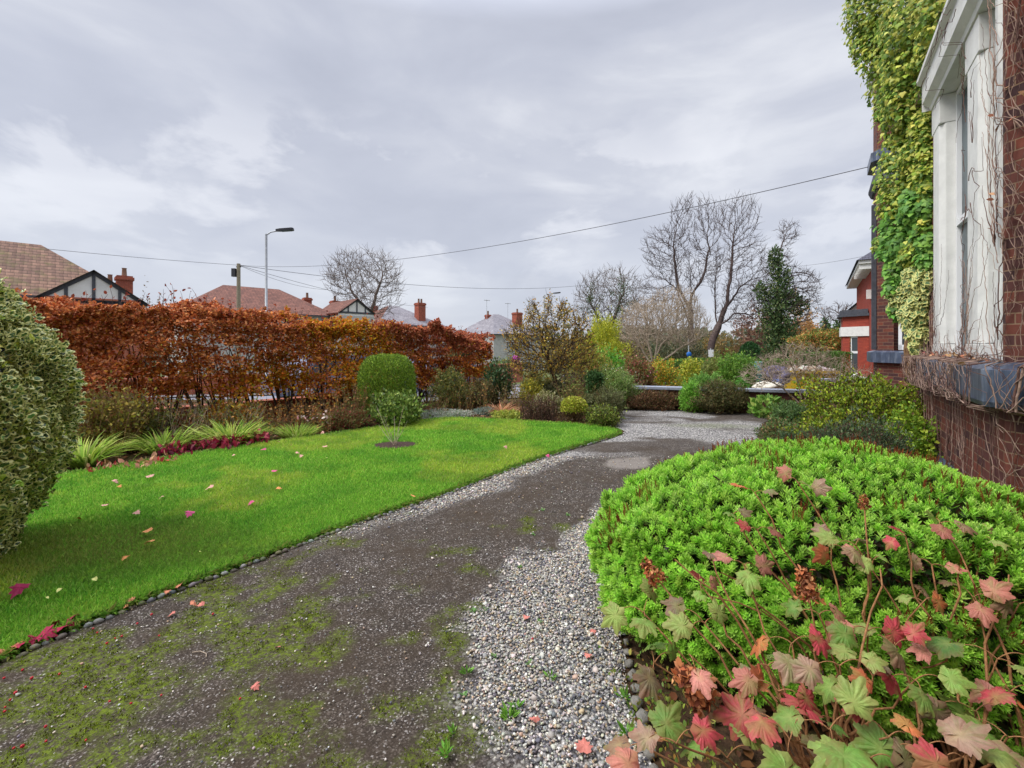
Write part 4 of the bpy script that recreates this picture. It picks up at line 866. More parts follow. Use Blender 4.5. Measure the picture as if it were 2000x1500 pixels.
# ================================================================== PLANTS
def shell(n, a, b_, h, c0=.35, e=2.4, lump=.12, lf=2.2, seed=0, depth=.12, low=-1.):
    u = rnd(int(n*1.4)); u = u[u[:, 2] > low][:n]
    k = 1/(np.abs(u[:, 0])**e+np.abs(u[:, 1])**e+np.abs(u[:, 2])**e)**(1/e)
    k = k*(1+lump*2*(fbm(u*1.0+seed*3.1, lf, seed, 3)-.5)); r = 1-np.minimum(.95, rng.exponential(depth, len(u)))
    if lump > .1:                                     # growth in sprays of unequal length: ragged outline, hollows between
        K = max(40, int(26/lump)); S_ = rnd(K); ln_ = rng.uniform(.80, 1.22, K); best = np.argmax(u@S_.T, 1); cs = (u*S_[best]).sum(1); edge_ = np.clip((1-cs)*K*.38, 0, 1)
        k = k*(1+(ln_[best]-1)*(1-edge_*.6))*(1-.22*edge_); k = k*(1+.10*rng.normal(size=len(u))*(rng.random(len(u)) < .25))
    p = u*(k*r)[:, None]; p[:, 2] = np.where(p[:, 2] > 0, p[:, 2]*h*(1-c0), p[:, 2]*h*c0)+h*c0
    p[:, 0] *= a; p[:, 1] *= b_; nr = norm(u/np.array([a, b_, h*.6])); return p, nr, r
def leafset(p, nr, T, size, pal, w=None, up=.5, rj=.8, var=.18, toned=0, nj=.6, sv=.3):
    n = len(p); d = norm(nr*.5+np.array([0, 0, up])+rj*rng.normal(size=(n, 3))*.6); nn = norm(nr+nj*rng.normal(size=(n, 3))+np.array([0, 0, .3]))
    return inst(T[0], T[1], p, frames(d, nn), size*(1+sv*rng.normal(size=n)).clip(.5, 1.6), pick(pal, n, w, var))
def stems_in(base, tips, m, par, r=.012, name='stems', bend=.25):
    A, B, ra, rb = [], [], [], []
    for t in tips:
        p0 = base+np.array([*(rng.normal(size=2)*.03), 0]); mid = (p0+t)/2+np.array([0, 0, .1])*np.linalg.norm(t-p0)+bend*.3*rng.normal(size=3)*np.linalg.norm(t-p0)
        pts = [(1-s)**2*p0+2*s*(1-s)*mid+s*s*t for s in np.linspace(0, 1, 6)]; a_, b_, c_, d_ = path_edges(pts, np.linspace(r, r*.3, 6)); A.append(a_); B.append(b_); ra.append(c_); rb.append(d_)
    V, F = tubes_edges(np.concatenate(A), np.concatenate(B), np.concatenate(ra), np.concatenate(rb), 4); return npmesh(name, V, F, m, par)
def shrub(name, label, cat, px, d, wpx, yt, pal, n=2500, leaf=.04, T=T_DIA, dep=None, c0=.4, e=2.4, lump=.14, lf=2.2, seed=1, shd=.14, m=M_LEAF, sm=M_STEM, w=None, up=.5, zt=None, hole=0, ns=12, group=None, flowers=None, base_z=None, nj=.6, low=-.85, var=.18, lift=0, cov=2.2):
    x = X(px, d); g = float(gz(x, d)) if base_z is None else base_z; h = (Z(yt, d) if zt is None else zt)-g-lift; a = wpx/2/FP*d; bb = dep or a
    leaf = max(leaf, .0040*d) if T is not T_OVAL else max(leaf, .0036*d); tf = {id(T_DIA): .3, id(T_NAR): .17, id(T_OVAL): .42}.get(id(T), .4)
    S = math.pi*a*bb*.8+math.pi*(a+bb)*h*.8; n = int(min(45000, max(n, cov*S/(tf*leaf*leaf))))
    t = thing(name, label, cat, (x, d, g), 0, group); p, nr, r = shell(n, a, bb, h, c0, e, lump, lf, seed, shd, low)
    if hole: keep = fbm(p, 3.2/max(a, .3), seed+7)+.3*fbm(p, 9/max(a, .3), seed+9)-.15 > hole+.07; p, nr = p[keep], nr[keep]
    p = p+np.array([x, d, g+lift]); out = [leafset(p, nr, T, leaf, pal, w, up, nj=nj, var=var)]
    V, F, C = join(out); npmesh('foliage', V, F, m, t, col=C)
    q, _, _ = shell(ns, a*.8, bb*.8, h*.9, c0, e, 0, 1, seed, .1, -.1); stems_in(np.array([x, d, g]), q+np.array([x, d, g+lift]), sm, t, r=.006+.012*a)
    if flowers:
        fn_, fpal, fs, fT = flowers; q, nq, _ = shell(fn_, a*1.03, bb*1.03, h*1.03, c0, e, lump, lf, seed, .02, .1); V, F, C = leafset(q+np.array([x, d, g+lift]), nq, fT, fs, fpal, nj=.8); npmesh('flowers', V, F, M_LEAF, t, col=C)
    return t
def blade_T(k=4, droop=.5, w=.03):
    t = np.linspace(0, 1, k+1); V = []; F = []
    for i, s in enumerate(t):
        ww = w*(1-s**2)+.002; y = s*(1-.25*droop*s); z = -droop*s**2.2*.7; V += [(-ww, y, z), (ww, y, z)]
    for i in range(k): F += [(2*i, 2*i+1, 2*i+3, 2*i+2)]
    return np.array(V), np.array(F)
def clump(name, label, cat, px, d, wpx, yt, pal, n=160, group=None, droop=.6, w=.028, dep=None, m=M_GRASS, spread=1.):
    x = X(px, d); h = Z(yt, d)*1.12; a = wpx/2/FP*d; t = thing(name, label, cat, (x, d, 0), 0, group); T, F0 = blade_T(4, droop, w)
    az = rng.uniform(0, 6.283, n); rr = np.sqrt(rng.random(n)); base = np.c_[x+np.cos(az)*rr*a*.55, d+np.sin(az)*rr*(dep or a)*.45, np.zeros(n)]
    o = np.c_[np.cos(az), np.sin(az), np.zeros(n)]; d_ = norm(o*(.25+.55*rr*spread)[:, None]+np.array([0, 0, 1])+.18*rng.normal(size=(n, 3))); nn = norm(-o*.9+np.array([0, 0, .6])+.3*rng.normal(size=(n, 3)))
    L_ = h*(.65+.5*rng.random(n)); V, F, C = inst(T, F0, base, frames(d_, nn), np.stack([L_*.9, L_, L_], 1), pick(pal, n))
    npmesh('blades', V, F, m, t, col=C); return t
def stalks(name, label, cat, px, d, wpx, yt, m, n=40, pal=None, leaf=.02, nl=8, lean=.15, group=None, r=.004, T=T_DIA, dep=None, top=0.):
    x = X(px, d); h = Z(yt, d)-float(gz(x, d)); a = wpx/2/FP*d; t = thing(name, label, cat, (x, d, float(gz(x, d))), 0, group); A, B, ra, rb, Lp = [], [], [], [], []
    for i in range(n):
        b0 = np.array([x+rng.uniform(-a, a)*.8, d+rng.uniform(-1, 1)*(dep or a)*.6, float(gz(x, d))]); dv = norm(np.array([rng.normal()*lean, rng.normal()*lean, 1])); L_ = h*rng.uniform(.6, 1.05); k = 6; pts = [b0]
        for j in range(k): dv = norm(dv+rng.normal(size=3)*.09); pts.append(pts[-1]+dv*L_/k)
        a_, b_, c_, d_ = path_edges(pts, np.linspace(r, r*.4, k+1)); A.append(a_); B.append(b_); ra.append(c_); rb.append(d_)
        pts = np.array(pts); u = rng.uniform(top, 1, nl)*k; i0 = np.minimum(u.astype(int), k-1); Lp.append(pts[i0]+(pts[i0+1]-pts[i0])*(u-i0)[:, None]+rng.normal(size=(nl, 3))*.02)
    V, F = tubes_edges(np.concatenate(A), np.concatenate(B), np.concatenate(ra), np.concatenate(rb), 3); npmesh('stalks', V, F, m, t)
    if pal: Lp = np.concatenate(Lp); V, F, C = leafset(Lp, rnd(len(Lp)), T, leaf, pal, up=.3, nj=1); npmesh('leaves', V, F, M_LEAF, t, col=C)
    return t

# ---------------------------------------------------------------- copper beech hedge
HL = np.array([(-8.9, 5.6), (-8.2, 6.2), (-6.1, 7.5), (-4.3, 9.6), (-2.6, 11.4), (-.62, 13.3)])
def hedge():
    seg = np.linalg.norm(np.diff(HL, axis=0), axis=1); s = np.r_[0, np.cumsum(seg)]; Ls = s[-1]
    Hs = np.interp; hx_ = np.array([-8.9, -7.2, -6.1, -5.5, -4.95, -4.3, -3.5, -2.56, -.62]); hh_ = np.array([2.25, 2.26, 2.17, 2.33, 2.26, 2.21, 2.16, 2.12, 1.95])
    t = thing('beech_hedge', 'long copper beech hedge with rust brown autumn leaves behind the lawn', 'hedge', (-4.3, 9.9, 0), R(45))
    def pt(u, dep, z):
        x = np.interp(u, s, HL[:, 0]); y = np.interp(u, s, HL[:, 1]); return np.c_[x-dep*.72, y+dep*.69, z]
    n = 120000; u = rng.uniform(0, Ls, n); x = np.interp(u, s, HL[:, 0]); H = np.interp(x, hx_, hh_)
    face = rng.random(n); dep = np.where(face < .62, rng.exponential(.10, n), rng.uniform(0, .85, n)); zf = rng.random(n)
    z = np.where(face > .8, H-rng.exponential(.09, n), .45+(H-.45)*zf**.85)
    q = pt(u, dep, z); und = fbm(q, 1.3, 3)-.5; und2 = fbm(q, 4., 13)-.5
    fwd = (und*.6+und2*.34)*(dep < .5); bot = .38+.5*(fbm(np.c_[u, u*0, u*0], 1.1, 5)-.5)-.25*np.clip((u-7)/3, 0, 1)
    z = z+np.where(z > H-.25, (fbm(np.c_[u, u*0, dep], 2.0, 8)-.5)*.55+(vn(np.c_[u, u*0, dep*.5], 9, 18)-.5)*.18, 0); q = pt(u, dep+fwd, z)
    lay = fbm(q*np.array([.8, .8, 3.2]), 2.4, 31, 3); low = np.clip((1.35-z)/.9, 0, 1)
    keep = (z > bot-.25*rng.random(n)) & (lay > .31+.08*low+.09*(dep < .25)); q, u, z, H, lay = q[keep], u[keep], z[keep], H[keep], lay[keep]; n = len(q)
    out = np.tile([.72, -.69, .0], (n, 1)); d = norm(out*.8+rnd(n)*.8+np.array([0, 0, .15])); nn = norm(rnd(n)*.7+np.array([.2, -.2, .9]))
    px = 1000+q[:, 0]/q[:, 1]*FP; tone = fbm(q, 1.7, 41)
    c = pick(hx((214, 140, 88), (194, 112, 68), (230, 168, 122), (150, 84, 58), (222, 144, 80)), n, [4, 4, 3, 2, 3])
    red = np.clip((px-640)/200, 0, 1)*np.clip((z-.9)/.6, 0, 1); c = c*(1-.5*red[:, None])+.5*red[:, None]*pick(hx((180, 98, 84), (154, 82, 72)), n)
    org = np.clip((1.75-z)/.7, 0, 1)*np.clip((tone-.33)/.2, 0, 1)*.75; m_ = rng.random(n) < org; c[m_] = pick(hx((204, 122, 52), (182, 96, 44), (212, 142, 60)), m_.sum())
    yc = np.exp(-((px-685+60*(z-1.7))/72)**2)*np.clip((z-.3)/.5, 0, 1)+np.exp(-((px-540)/130)**2)*np.clip((1.45-z)/.5, 0, 1)*.8+np.exp(-((px-960)/40)**2)*np.clip((1.5-z)/.5, 0, 1)*.6
    m_ = rng.random(n) < np.clip(yc*1.5*(tone+.2), 0, .85); c[m_] = pick(hx((222, 172, 48), (206, 150, 44), (178, 160, 50), (214, 128, 44)), m_.sum(), [3, 3, 2, 3])
    m_ = rng.random(n) < .012*(z < 1.9); c[m_] = pick(hx((236, 190, 60), (190, 190, 70)), m_.sum())
    V, F, C = inst(T_OVAL[0], T_OVAL[1], q, frames(d, nn), .062*(1+.25*rng.normal(size=n)).clip(.5, 1.5), c); npmesh('foliage', V, F, M_DRY, t, col=C)
    # trunks and branches
    A, B, ra, rb = [], [], [], []
    for u0 in np.arange(.2, Ls, .36):
        b0 = pt(np.array([u0+rng.normal()*.08]), np.array([.42]), np.array([0.]))[0]
        for k in range(6):
            tp_ = pt(np.array([u0+rng.normal()*.35]), np.array([rng.uniform(.05, .8)]), np.array([rng.uniform(1.2, 2.2)]))[0]; m1 = b0+(tp_-b0)*.35+np.array([0, 0, .2])+rng.normal(size=3)*.06
            pts = [(1-w)**2*b0+2*w*(1-w)*m1+w*w*tp_ for w in np.linspace(0, 1, 6)]; a_, b_, c_, d_ = path_edges(pts, np.linspace(.022, .005, 6)); A.append(a_); B.append(b_); ra.append(c_); rb.append(d_)
    V, F = tubes_edges(np.concatenate(A), np.concatenate(B), np.concatenate(ra), np.concatenate(rb), 5); npmesh('stems', V, F, M_STEMD, t)
    # thin shoots sticking up with the odd leaf
    A, B, ra, rb, lp = [], [], [], [], []
    for px_ in list(rng.uniform(150, 420, 34))+list(rng.uniform(420, 960, 46))+[315, 332, 345, 400]:
        xr = (px_-1000)/FP; k = np.linspace(0, Ls, 400); hxx = np.interp(k, s, HL[:, 0]); hyy = np.interp(k, s, HL[:, 1]); i = np.argmin(np.abs(hxx/hyy-xr)); Hh = np.interp(hxx[i], hx_, hh_)
        b0 = pt(np.array([k[i]]), np.array([rng.uniform(.1, .6)]), np.array([Hh-.15]))[0]; L_ = rng.uniform(.25, .62) if px_ < 430 else rng.uniform(.2, .42); dv = norm(np.array([rng.normal()*.18, rng.normal()*.18, 1])); pts = [b0]
        for j in range(5): dv = norm(dv+rng.normal(size=3)*.12); pts.append(pts[-1]+dv*L_/5)
        a_, b_, c_, d_ = path_edges(pts, np.linspace(.006, .0025, 6)); A.append(a_); B.append(b_); ra.append(c_); rb.append(d_)
        for p_ in pts[3:]:
            if rng.random() < .75: lp.append(p_+rng.normal(size=3)*.015)
        for j in range(14): lp.append(pts[0]+(pts[1]-pts[0])*rng.uniform(-1, 1.6)+rng.normal(size=3)*.045)
    V, F = tubes_edges(np.concatenate(A), np.concatenate(B), np.concatenate(ra), np.concatenate(rb), 3); npmesh('shoots', V, F, M_STEMD, t)
    lp = np.array(lp); V, F, C = leafset(lp, rnd(len(lp)), T_OVAL, .055, hx((150, 72, 56), (120, 58, 48), (176, 92, 66)), up=.2, nj=1); npmesh('shoot_leaves', V, F, M_DRY, t, col=C)
hedge()

# ---------------------------------------------------------------- variegated holly at the left
def holly_T():
    k = 10; o = []
    for i in range(k):
        s = i/k*2*math.pi; r = 1.0 if i % 2 == 0 else .74; o.append((math.sin(s)*.33*r, .5-math.cos(s)*.52*(1 if i in (0, 5) else r)))
    o = np.array(o); c = np.array([0, .5]); z = lambda q, h: np.c_[q, h+.10*np.sin(q[:, 1]*9)*np.sign(q[:, 0])-.35*q[:, 0]**2]
    inn = c+(o-c)*.62; V = np.concatenate([z(o, 0), z(inn, .02), z(inn, .021), [[0, .5, .03]]]); F = []
    for i in range(k):
        j = (i+1) % k; F += [(i, j, k+j), (i, k+j, k+i), (2*k+i, 2*k+j, 3*k)]
    tcol = np.zeros((len(V), 4)); tcol[:2*k] = [*lin(230, 230, 150), .92]; return V, np.array(F), tcol
HT = holly_T()
def holly():
    c = np.array([-4.5, 3.05, 0]); t = thing('variegated_holly', 'large clipped holly with cream edged dark leaves at the left of the lawn', 'shrub', tuple(c), 0)
    zs = np.array([.04, .3, .64, 1.0, 1.3, 1.51, 1.7, 1.86, 2.03, 2.16]); rs = np.array([.76, .90, 1.03, 1.09, 1.06, .99, .92, .82, .64, .1])
    n = 26000; z = rng.uniform(.04, 2.16, n); ang = rng.uniform(-1.9, 1.35, n); r = np.interp(z, zs, rs)
    q0 = np.c_[np.cos(ang)*r, np.sin(ang)*r, z]; l = fbm(q0, 2.2, 6)-.5; l2 = fbm(q0, 7, 9)-.5; r = r*(1+.26*l+.24*l2)-rng.exponential(.05, n)+.05*(rng.random(n) < .04)
    q = np.c_[np.cos(ang)*r, np.sin(ang)*r, z*1.045+.03*rng.normal(size=n)]+c; sl = np.gradient(rs, zs); nz = -np.interp(z, zs, sl)
    nr = norm(np.c_[np.cos(ang), np.sin(ang), nz]); keep = fbm(q0, 9, 15) > .30; q, nr, z = q[keep], nr[keep], z[keep]; n = len(q)
    d = norm(np.cross(nr, rnd(n))*.8+nr*.35+[0, 0, .35]); nn = norm(nr+.55*rng.normal(size=(n, 3))+[0, 0, .35])
    col = pick(hx((74, 106, 54), (96, 132, 70), (114, 142, 88), (56, 84, 46)), n, [4, 3, 2, 2]); sz = .058*(1+.2*rng.normal(size=n)).clip(.6, 1.5)
    yb = rng.random(n) < .03+.14*np.clip((z-1.75)/.4, 0, 1)+.25*(fbm(q, 5, 51) > .68)
    V, F, C = inst(HT[0], HT[1], q[~yb], frames(d[~yb], nn[~yb]), sz[~yb], col[~yb], HT[2]); npmesh('foliage', V, F, M_GLOSS, t, col=C)
    V, F, C = inst(HT[0], HT[1], q[yb], frames(d[yb], nn[yb]), sz[yb], pick(hx((190, 204, 74), (170, 196, 84), (214, 214, 90)), yb.sum())); npmesh('young_leaves', V, F, M_GLOSS, t, col=C)
    tips = np.c_[np.cos(np.linspace(-1.5, 1.2, 22))*.7, np.sin(np.linspace(-1.5, 1.2, 22))*.7, rng.uniform(.4, 2.0, 22)]+c; stems_in(c, tips, M_STEMD, t, .03)
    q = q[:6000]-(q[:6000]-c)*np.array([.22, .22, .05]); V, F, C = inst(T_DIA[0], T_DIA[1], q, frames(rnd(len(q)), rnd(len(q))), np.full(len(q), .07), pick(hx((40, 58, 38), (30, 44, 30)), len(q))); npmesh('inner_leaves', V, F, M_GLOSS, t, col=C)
holly()

# ---------------------------------------------------------------- big bright hebe
HC = np.array([2.15, 2.70, 0]); HA, HB, HH = 1.63, 1.10, .96
def hebe():
    t = thing('hebe', 'large domed lime green hebe filling the bed before the brick bay', 'shrub', tuple(HC), 0)
    n = 27000; u = rnd(n*2); u = u[u[:, 2] > -.45][:n]; n = len(u); e = 2.5
    k = 1/(np.abs(u[:, 0])**2.1+np.abs(u[:, 1])**2.1+np.abs(u[:, 2])**2.2)**(1/2.15)
    lump = fbm(u*3, 1.5, 17, 3)-.5; k = k*(1+.2*lump)
    p = u*k[:, None]*np.array([HA, HB, .62])+np.array([0, 0, .33]); nr = norm(u/np.array([HA, HB, .5]))
    cl = fbm(p, 11, 4, 2); p = p-nr*((.035*(cl < .42)+.03*rng.random(n)+.10*(lump < -.13))[:, None]); p = p[:]+HC
    fx = np.clip((p[:, 0]-2.0)/1.3, 0, 1); p[:, 2] *= 1-.27*fx*fx*(3-2*fx)
    ok = p[:, 2] > .06; p, nr, cl = p[ok], nr[ok], cl[ok]; hv = fbm(p, 3.4, 71); 
    n = len(p); w = []
    for lv in range(4):
        for j in range(4):
            a_ = j*math.pi/2+lv*.8; sp = (.80, .74, .6, .3)[lv]; y0 = .1+lv*.2; L_ = (.62, .62, .55, .42)[lv]
            dv = np.array([math.cos(a_)*sp, 1-sp*.6, math.sin(a_)*sp]); dv /= np.linalg.norm(dv); sd = np.cross(dv, [0, 1, 0]); sd /= np.linalg.norm(sd); b0 = np.array([0, y0, 0])
            w.append(np.array([b0, b0+dv*L_*.45-sd*.085, b0+dv*L_, b0+dv*L_*.45+sd*.085]))
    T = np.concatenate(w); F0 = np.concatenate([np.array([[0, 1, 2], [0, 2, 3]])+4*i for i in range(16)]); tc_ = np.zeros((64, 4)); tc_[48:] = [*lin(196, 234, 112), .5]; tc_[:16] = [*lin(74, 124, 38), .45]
    d = norm(nr*.8+np.array([0, 0, .8])+.3*rng.normal(size=(n, 3))); col = pick(hx((154, 208, 64), (172, 220, 80), (134, 190, 58), (188, 228, 104)), n, [4, 4, 2, 2])
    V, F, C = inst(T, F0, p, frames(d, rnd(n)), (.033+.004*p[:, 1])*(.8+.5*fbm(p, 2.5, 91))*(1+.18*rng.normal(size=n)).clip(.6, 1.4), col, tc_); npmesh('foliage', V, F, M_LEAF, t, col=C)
    # spent brown flower spikes
    m_ = (hv > .56) & (rng.random(n) < .30) & (nr[:, 2] > .3); q = p[m_]+nr[m_]*.035; V, F, C = inst(T, F0, q, frames(norm(nr[m_]+[0, 0, 1.2]+.3*rng.normal(size=(m_.sum(), 3))), rnd(m_.sum())), np.tile([.018, .05, .018], (m_.sum(), 1)), pick(hx((128, 62, 36), (104, 52, 34), (150, 84, 50)), m_.sum())); npmesh('seed_heads', V, F, M_DRY, t, col=C)
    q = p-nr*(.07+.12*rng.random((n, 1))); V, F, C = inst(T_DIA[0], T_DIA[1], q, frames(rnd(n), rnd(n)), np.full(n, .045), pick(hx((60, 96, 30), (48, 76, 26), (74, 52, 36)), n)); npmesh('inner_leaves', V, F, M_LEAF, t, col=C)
    b0 = HC+np.array([0, 0, 0]); tips = p[rng.choice(n, 60)]-nr[rng.choice(n, 60)]*.1; stems_in(b0, tips, M_STEMD, t, .014)
hebe()

# ---------------------------------------------------------------- oak leaved hydrangea in the foreground
def f_hyd(t, b):
    at = N(t, 'ShaderNodeAttribute', attribute_name='col'); tc = N(t, 'ShaderNodeTexCoord'); n = noise(t, tc.outputs['Object'], 22, 5, .65); n2_ = noise(t, tc.outputs['Object'], 90, 4, .6)
    c = mixc(t, ramp(t, n, [(.50, 0.), (.70, .4)]), at.outputs['Color'], L3(140, 88, 62)); c = mixc(t, .5, c, ramp(t, n2_, [(.3, .8), (.7, 1.3)]), 'MULTIPLY')
    t.links.new(c, b.inputs['Base Color']); bump(t, b, n2_, .5, .004)
    tr = N(t, 'ShaderNodeBsdfTranslucent'); t.links.new(c, tr.inputs[0]); m = N(t, 'ShaderNodeMixShader'); m.inputs[0].default_value = .25; t.links.new(b.outputs[0], m.inputs[1]); t.links.new(tr.outputs[0], m.inputs[2]); t.links.new(m.outputs[0], t.nodes['Material Output'].inputs[0])
M_HYD = mat('autumn hydrangea leaf', f_hyd, rough=.5, spec=.3)
# kind: r crimson, p pink, o orange, g green, m mauve green, k dry flower head ; (px, py, kind, size)
HYD = [(1474, 962, 'mo', .085), (1560, 945, 'mpg', .10), (1688, 984, 'f', .05), (1432, 1005, 'mg', .07), (1479, 1035, 'pr', .075), (1389, 1084, 'm', .07), (1453, 1103, 'ppg', .10), (1769, 1048, 'rr', .085), (1837, 1022, 'mgp', .09),
       (1918, 1052, 'mog', .10), (1820, 1103, 'pm', .08), (1624, 1065, 'pmo', .09), (1671, 1065, 'mgm', .10), (1705, 1095, 'gg', .07), (1278, 1124, 'f', .085), (1368, 1142, 'prg', .085), (1257, 1197, 'ggg', .12), (1376, 1218, 'gmg', .12),
       (1577, 1150, 'F', .10), (1803, 1176, 'og', .075), (1901, 1167, 'pmp', .10), (1547, 1257, 'rom', .13), (1696, 1231, 'rpg', .12), (1747, 1262, 'rgm', .12), (1705, 1321, 'rgo', .12), (1786, 1329, 'gmg', .13), (1363, 1346, 'F', .12),
       (1278, 1295, 'ggm', .11), (1346, 1278, 'p', .10), (1470, 1385, 'oor', .13), (1521, 1350, 'rp', .12), (1543, 1445, 'rrg', .15), (1620, 1425, 'ggg', .15), (1671, 1355, 'gg', .11), (1265, 1462, 'gmp', .12), (1321, 1452, 'rm', .11), (1735, 1440, 'or', .11),
       (1905, 1390, 'rmg', .14), (1969, 1440, 'ggm', .14), (1799, 1466, 'mg', .13), (1948, 1287, 'gGg', .14), (1990, 1180, 'pm', .10), (1850, 1290, 'gp', .11), (1640, 1300, 'gm', .11), (1420, 1480, 'gg', .12), (1700, 1480, 'mg', .13), (1975, 1350, 'gp', .12), (1600, 1200, 'pg', .09), (1500, 1300, 'gm', .09), (1880, 1480, 'gr', .13)]
HPAL = dict(r=hx((210, 84, 94), (180, 70, 76)), p=hx((218, 148, 132), (200, 130, 112)), o=hx((226, 134, 82), (208, 116, 78)), g=hx((140, 180, 84), (120, 166, 72), (160, 184, 98)), G=hx((104, 152, 68), (92, 136, 64)), m=hx((160, 132, 104), (176, 146, 124), (140, 126, 98)))
def hydrangea():
    t = thing('oakleaf_hydrangea', 'leggy hydrangea with red pink and green lobed leaves and brown flower heads in the foreground', 'shrub', (1.45, 1.55, 0), 0)
    A, B, ra, rb = [], [], [], []; Lp, Ld, Ln, Lc, Ls_ = [], [], [], [], []; FP_, FD, FS = [], [], []; roots = [np.array([x, y, 0]) for x, y in ((1.15, 1.62), (1.35, 1.75), (1.5, 1.5), (1.0, 1.45), (1.65, 1.7), (1.8, 1.55), (1.25, 1.38))]
    def stem(pts, r0, r1): a_, b_, c_, d_ = path_edges(pts, np.linspace(r0, r1, len(pts))); A.append(a_); B.append(b_); ra.append(c_); rb.append(d_)
    for (px, py, kinds, sz) in HYD:
        d = 1.28+(1480-py)/520*.72+rng.normal()*.04; tip = P(px, py, d); root = min(roots, key=lambda r_: np.linalg.norm((r_-tip)[:2])+.4*rng.random())
        side = norm(np.array([tip[0]-root[0], tip[1]-root[1], 0])+1e-6); m1 = root+side*.25*np.linalg.norm((tip-root)[:2])+np.array([0, 0, tip[2]*.55]); m2 = (root+tip)/2+np.array([0, 0, tip[2]*.15])+rng.normal(size=3)*.03
        w = np.linspace(0, 1, 10)[:, None]; pts = (1-w)**3*root+3*w*(1-w)**2*m1+3*w*w*(1-w)*m2+w**3*tip; pts[1:-1] += rng.normal(size=(8, 3))*.008; stem(pts, .0062, .0026)
        if kinds in 'fF': FP_.append(tip); FD.append(norm(pts[-1]-pts[-3])); FS.append(sz); continue
        for i, kd in enumerate(kinds):
            a_ = rng.uniform(0, 6.283) if len(kinds) == 1 else i*6.283/len(kinds)+rng.normal()*.5; od = norm(np.array([math.cos(a_), math.sin(a_), .25+.2*rng.normal()])); pl = sz*rng.uniform(.35, .6)
            q = tip+od*pl*.5+np.array([0, 0, pl*.35]); q2 = tip+od*pl; ww = np.linspace(0, 1, 6)[:, None]; stem((1-ww)**2*tip+2*ww*(1-ww)*q+ww*ww*q2, .0019, .0012)
            Lp.append(q2); Ld.append(norm(od+np.array([0, 0, -.45+.3*rng.normal()])+.25*rng.normal(size=3))); nn = norm(np.array([-od[0]*.1, -.55, 1])+.35*rng.normal(size=3)); Ln.append(nn); Lc.append(HPAL[kd][rng.integers(len(HPAL[kd]))]*(1+.12*rng.normal())); Ls_.append(sz*rng.uniform(.56, .92))
        for j in range(1 if rng.random() < .45 else 0):          # leaves further down the stem
            i = rng.integers(3, 8); a_ = rng.uniform(0, 6.283); od = norm(np.array([math.cos(a_), math.sin(a_), .2])); q2 = pts[i]+od*.05; stem(np.array([pts[i], q2]), .0025, .0018); kd = 'gmGgpo'[rng.integers(6)]
            Lp.append(q2); Ld.append(norm(od+[0, 0, -.3])); Ln.append(norm(np.array([0, -.4, 1])+.35*rng.normal(size=3))); Lc.append(HPAL[kd][0]*(1+.12*rng.normal())); Ls_.append(rng.uniform(.05, .08))
    for r_ in range(12):                                         # bare woody canes
        root = roots[r_ % 7]; tip = P(rng.uniform(1300, 1980), rng.uniform(1050, 1400), rng.uniform(1.6, 1.95)); w = np.linspace(0, 1, 8)[:, None]; pts = root+(tip-root)*w+np.array([0, 0, .12])*w*(1-w)*4; pts[1:-1] += rng.normal(size=(6, 3))*.012; stem(pts, .0065, .0025)
    V, F = tubes_edges(np.concatenate(A), np.concatenate(B), np.concatenate(ra), np.concatenate(rb), 6); npmesh('stems', V, F, M_STEMR, t, smooth=True)
    tcl = np.zeros((len(T_BIG[0]), 4)); tcl[-1] = [*lin(200, 190, 120), .3]; tcl[0] = [*lin(196, 150, 110), .3]; nb = (len(T_BIG[0])-2)//2
    tcl[1:1+nb, :3] = lin(150, 84, 70); tcl[1:1+nb, 3] = .35
    V, F, C = inst(T_BIG[0], T_BIG[1], np.array(Lp), frames(np.array(Ld), np.array(Ln)), np.array(Ls_), np.array(Lc), tcl); bl = fbm(V, 38, 77, 3)[:, None]; g_ = lin(120, 150, 70); tw = np.clip((bl-.54)/.12, 0, 1)*.5; C = C*(1-tw)+tw*g_; V = V+(fbm(V, 22, 5, 2)[:, None]-.5)*.022*np.array([.3, .3, 1.])+(fbm(V+9, 60, 6, 2)[:, None]-.5)*.006; npmesh('leaves', V, F, M_HYD, t, col=C, smooth=False)
    for q, dd, s_ in zip(FP_, FD, FS):                            # dried panicles of papery florets
        k = int(160+1600*s_); h_ = rng.random(k); a_ = rng.uniform(0, 6.283, k); rr = s_*.42*(1-.55*h_)*np.sqrt(rng.uniform(.3, 1, k)); x_ = norm(np.cross(dd, [0, 0, 1.])+1e-6); y_ = np.cross(dd, x_)
        pp = q+dd*(h_[:, None]-.35)*s_*1.1+x_*(np.cos(a_)*rr)[:, None]+y_*(np.sin(a_)*rr)[:, None]; V, F, C = inst(T_OVAL[0], T_OVAL[1], pp, frames(rnd(k), norm(pp-q+.02*rnd(k))), .24*s_*(.5+.6*rng.random(k)), pick(hx((196, 124, 78), (160, 92, 58), (214, 150, 104), (120, 70, 50)), k)); npmesh('flower_head', V, F, M_DRY, t, col=C)
hydrangea()
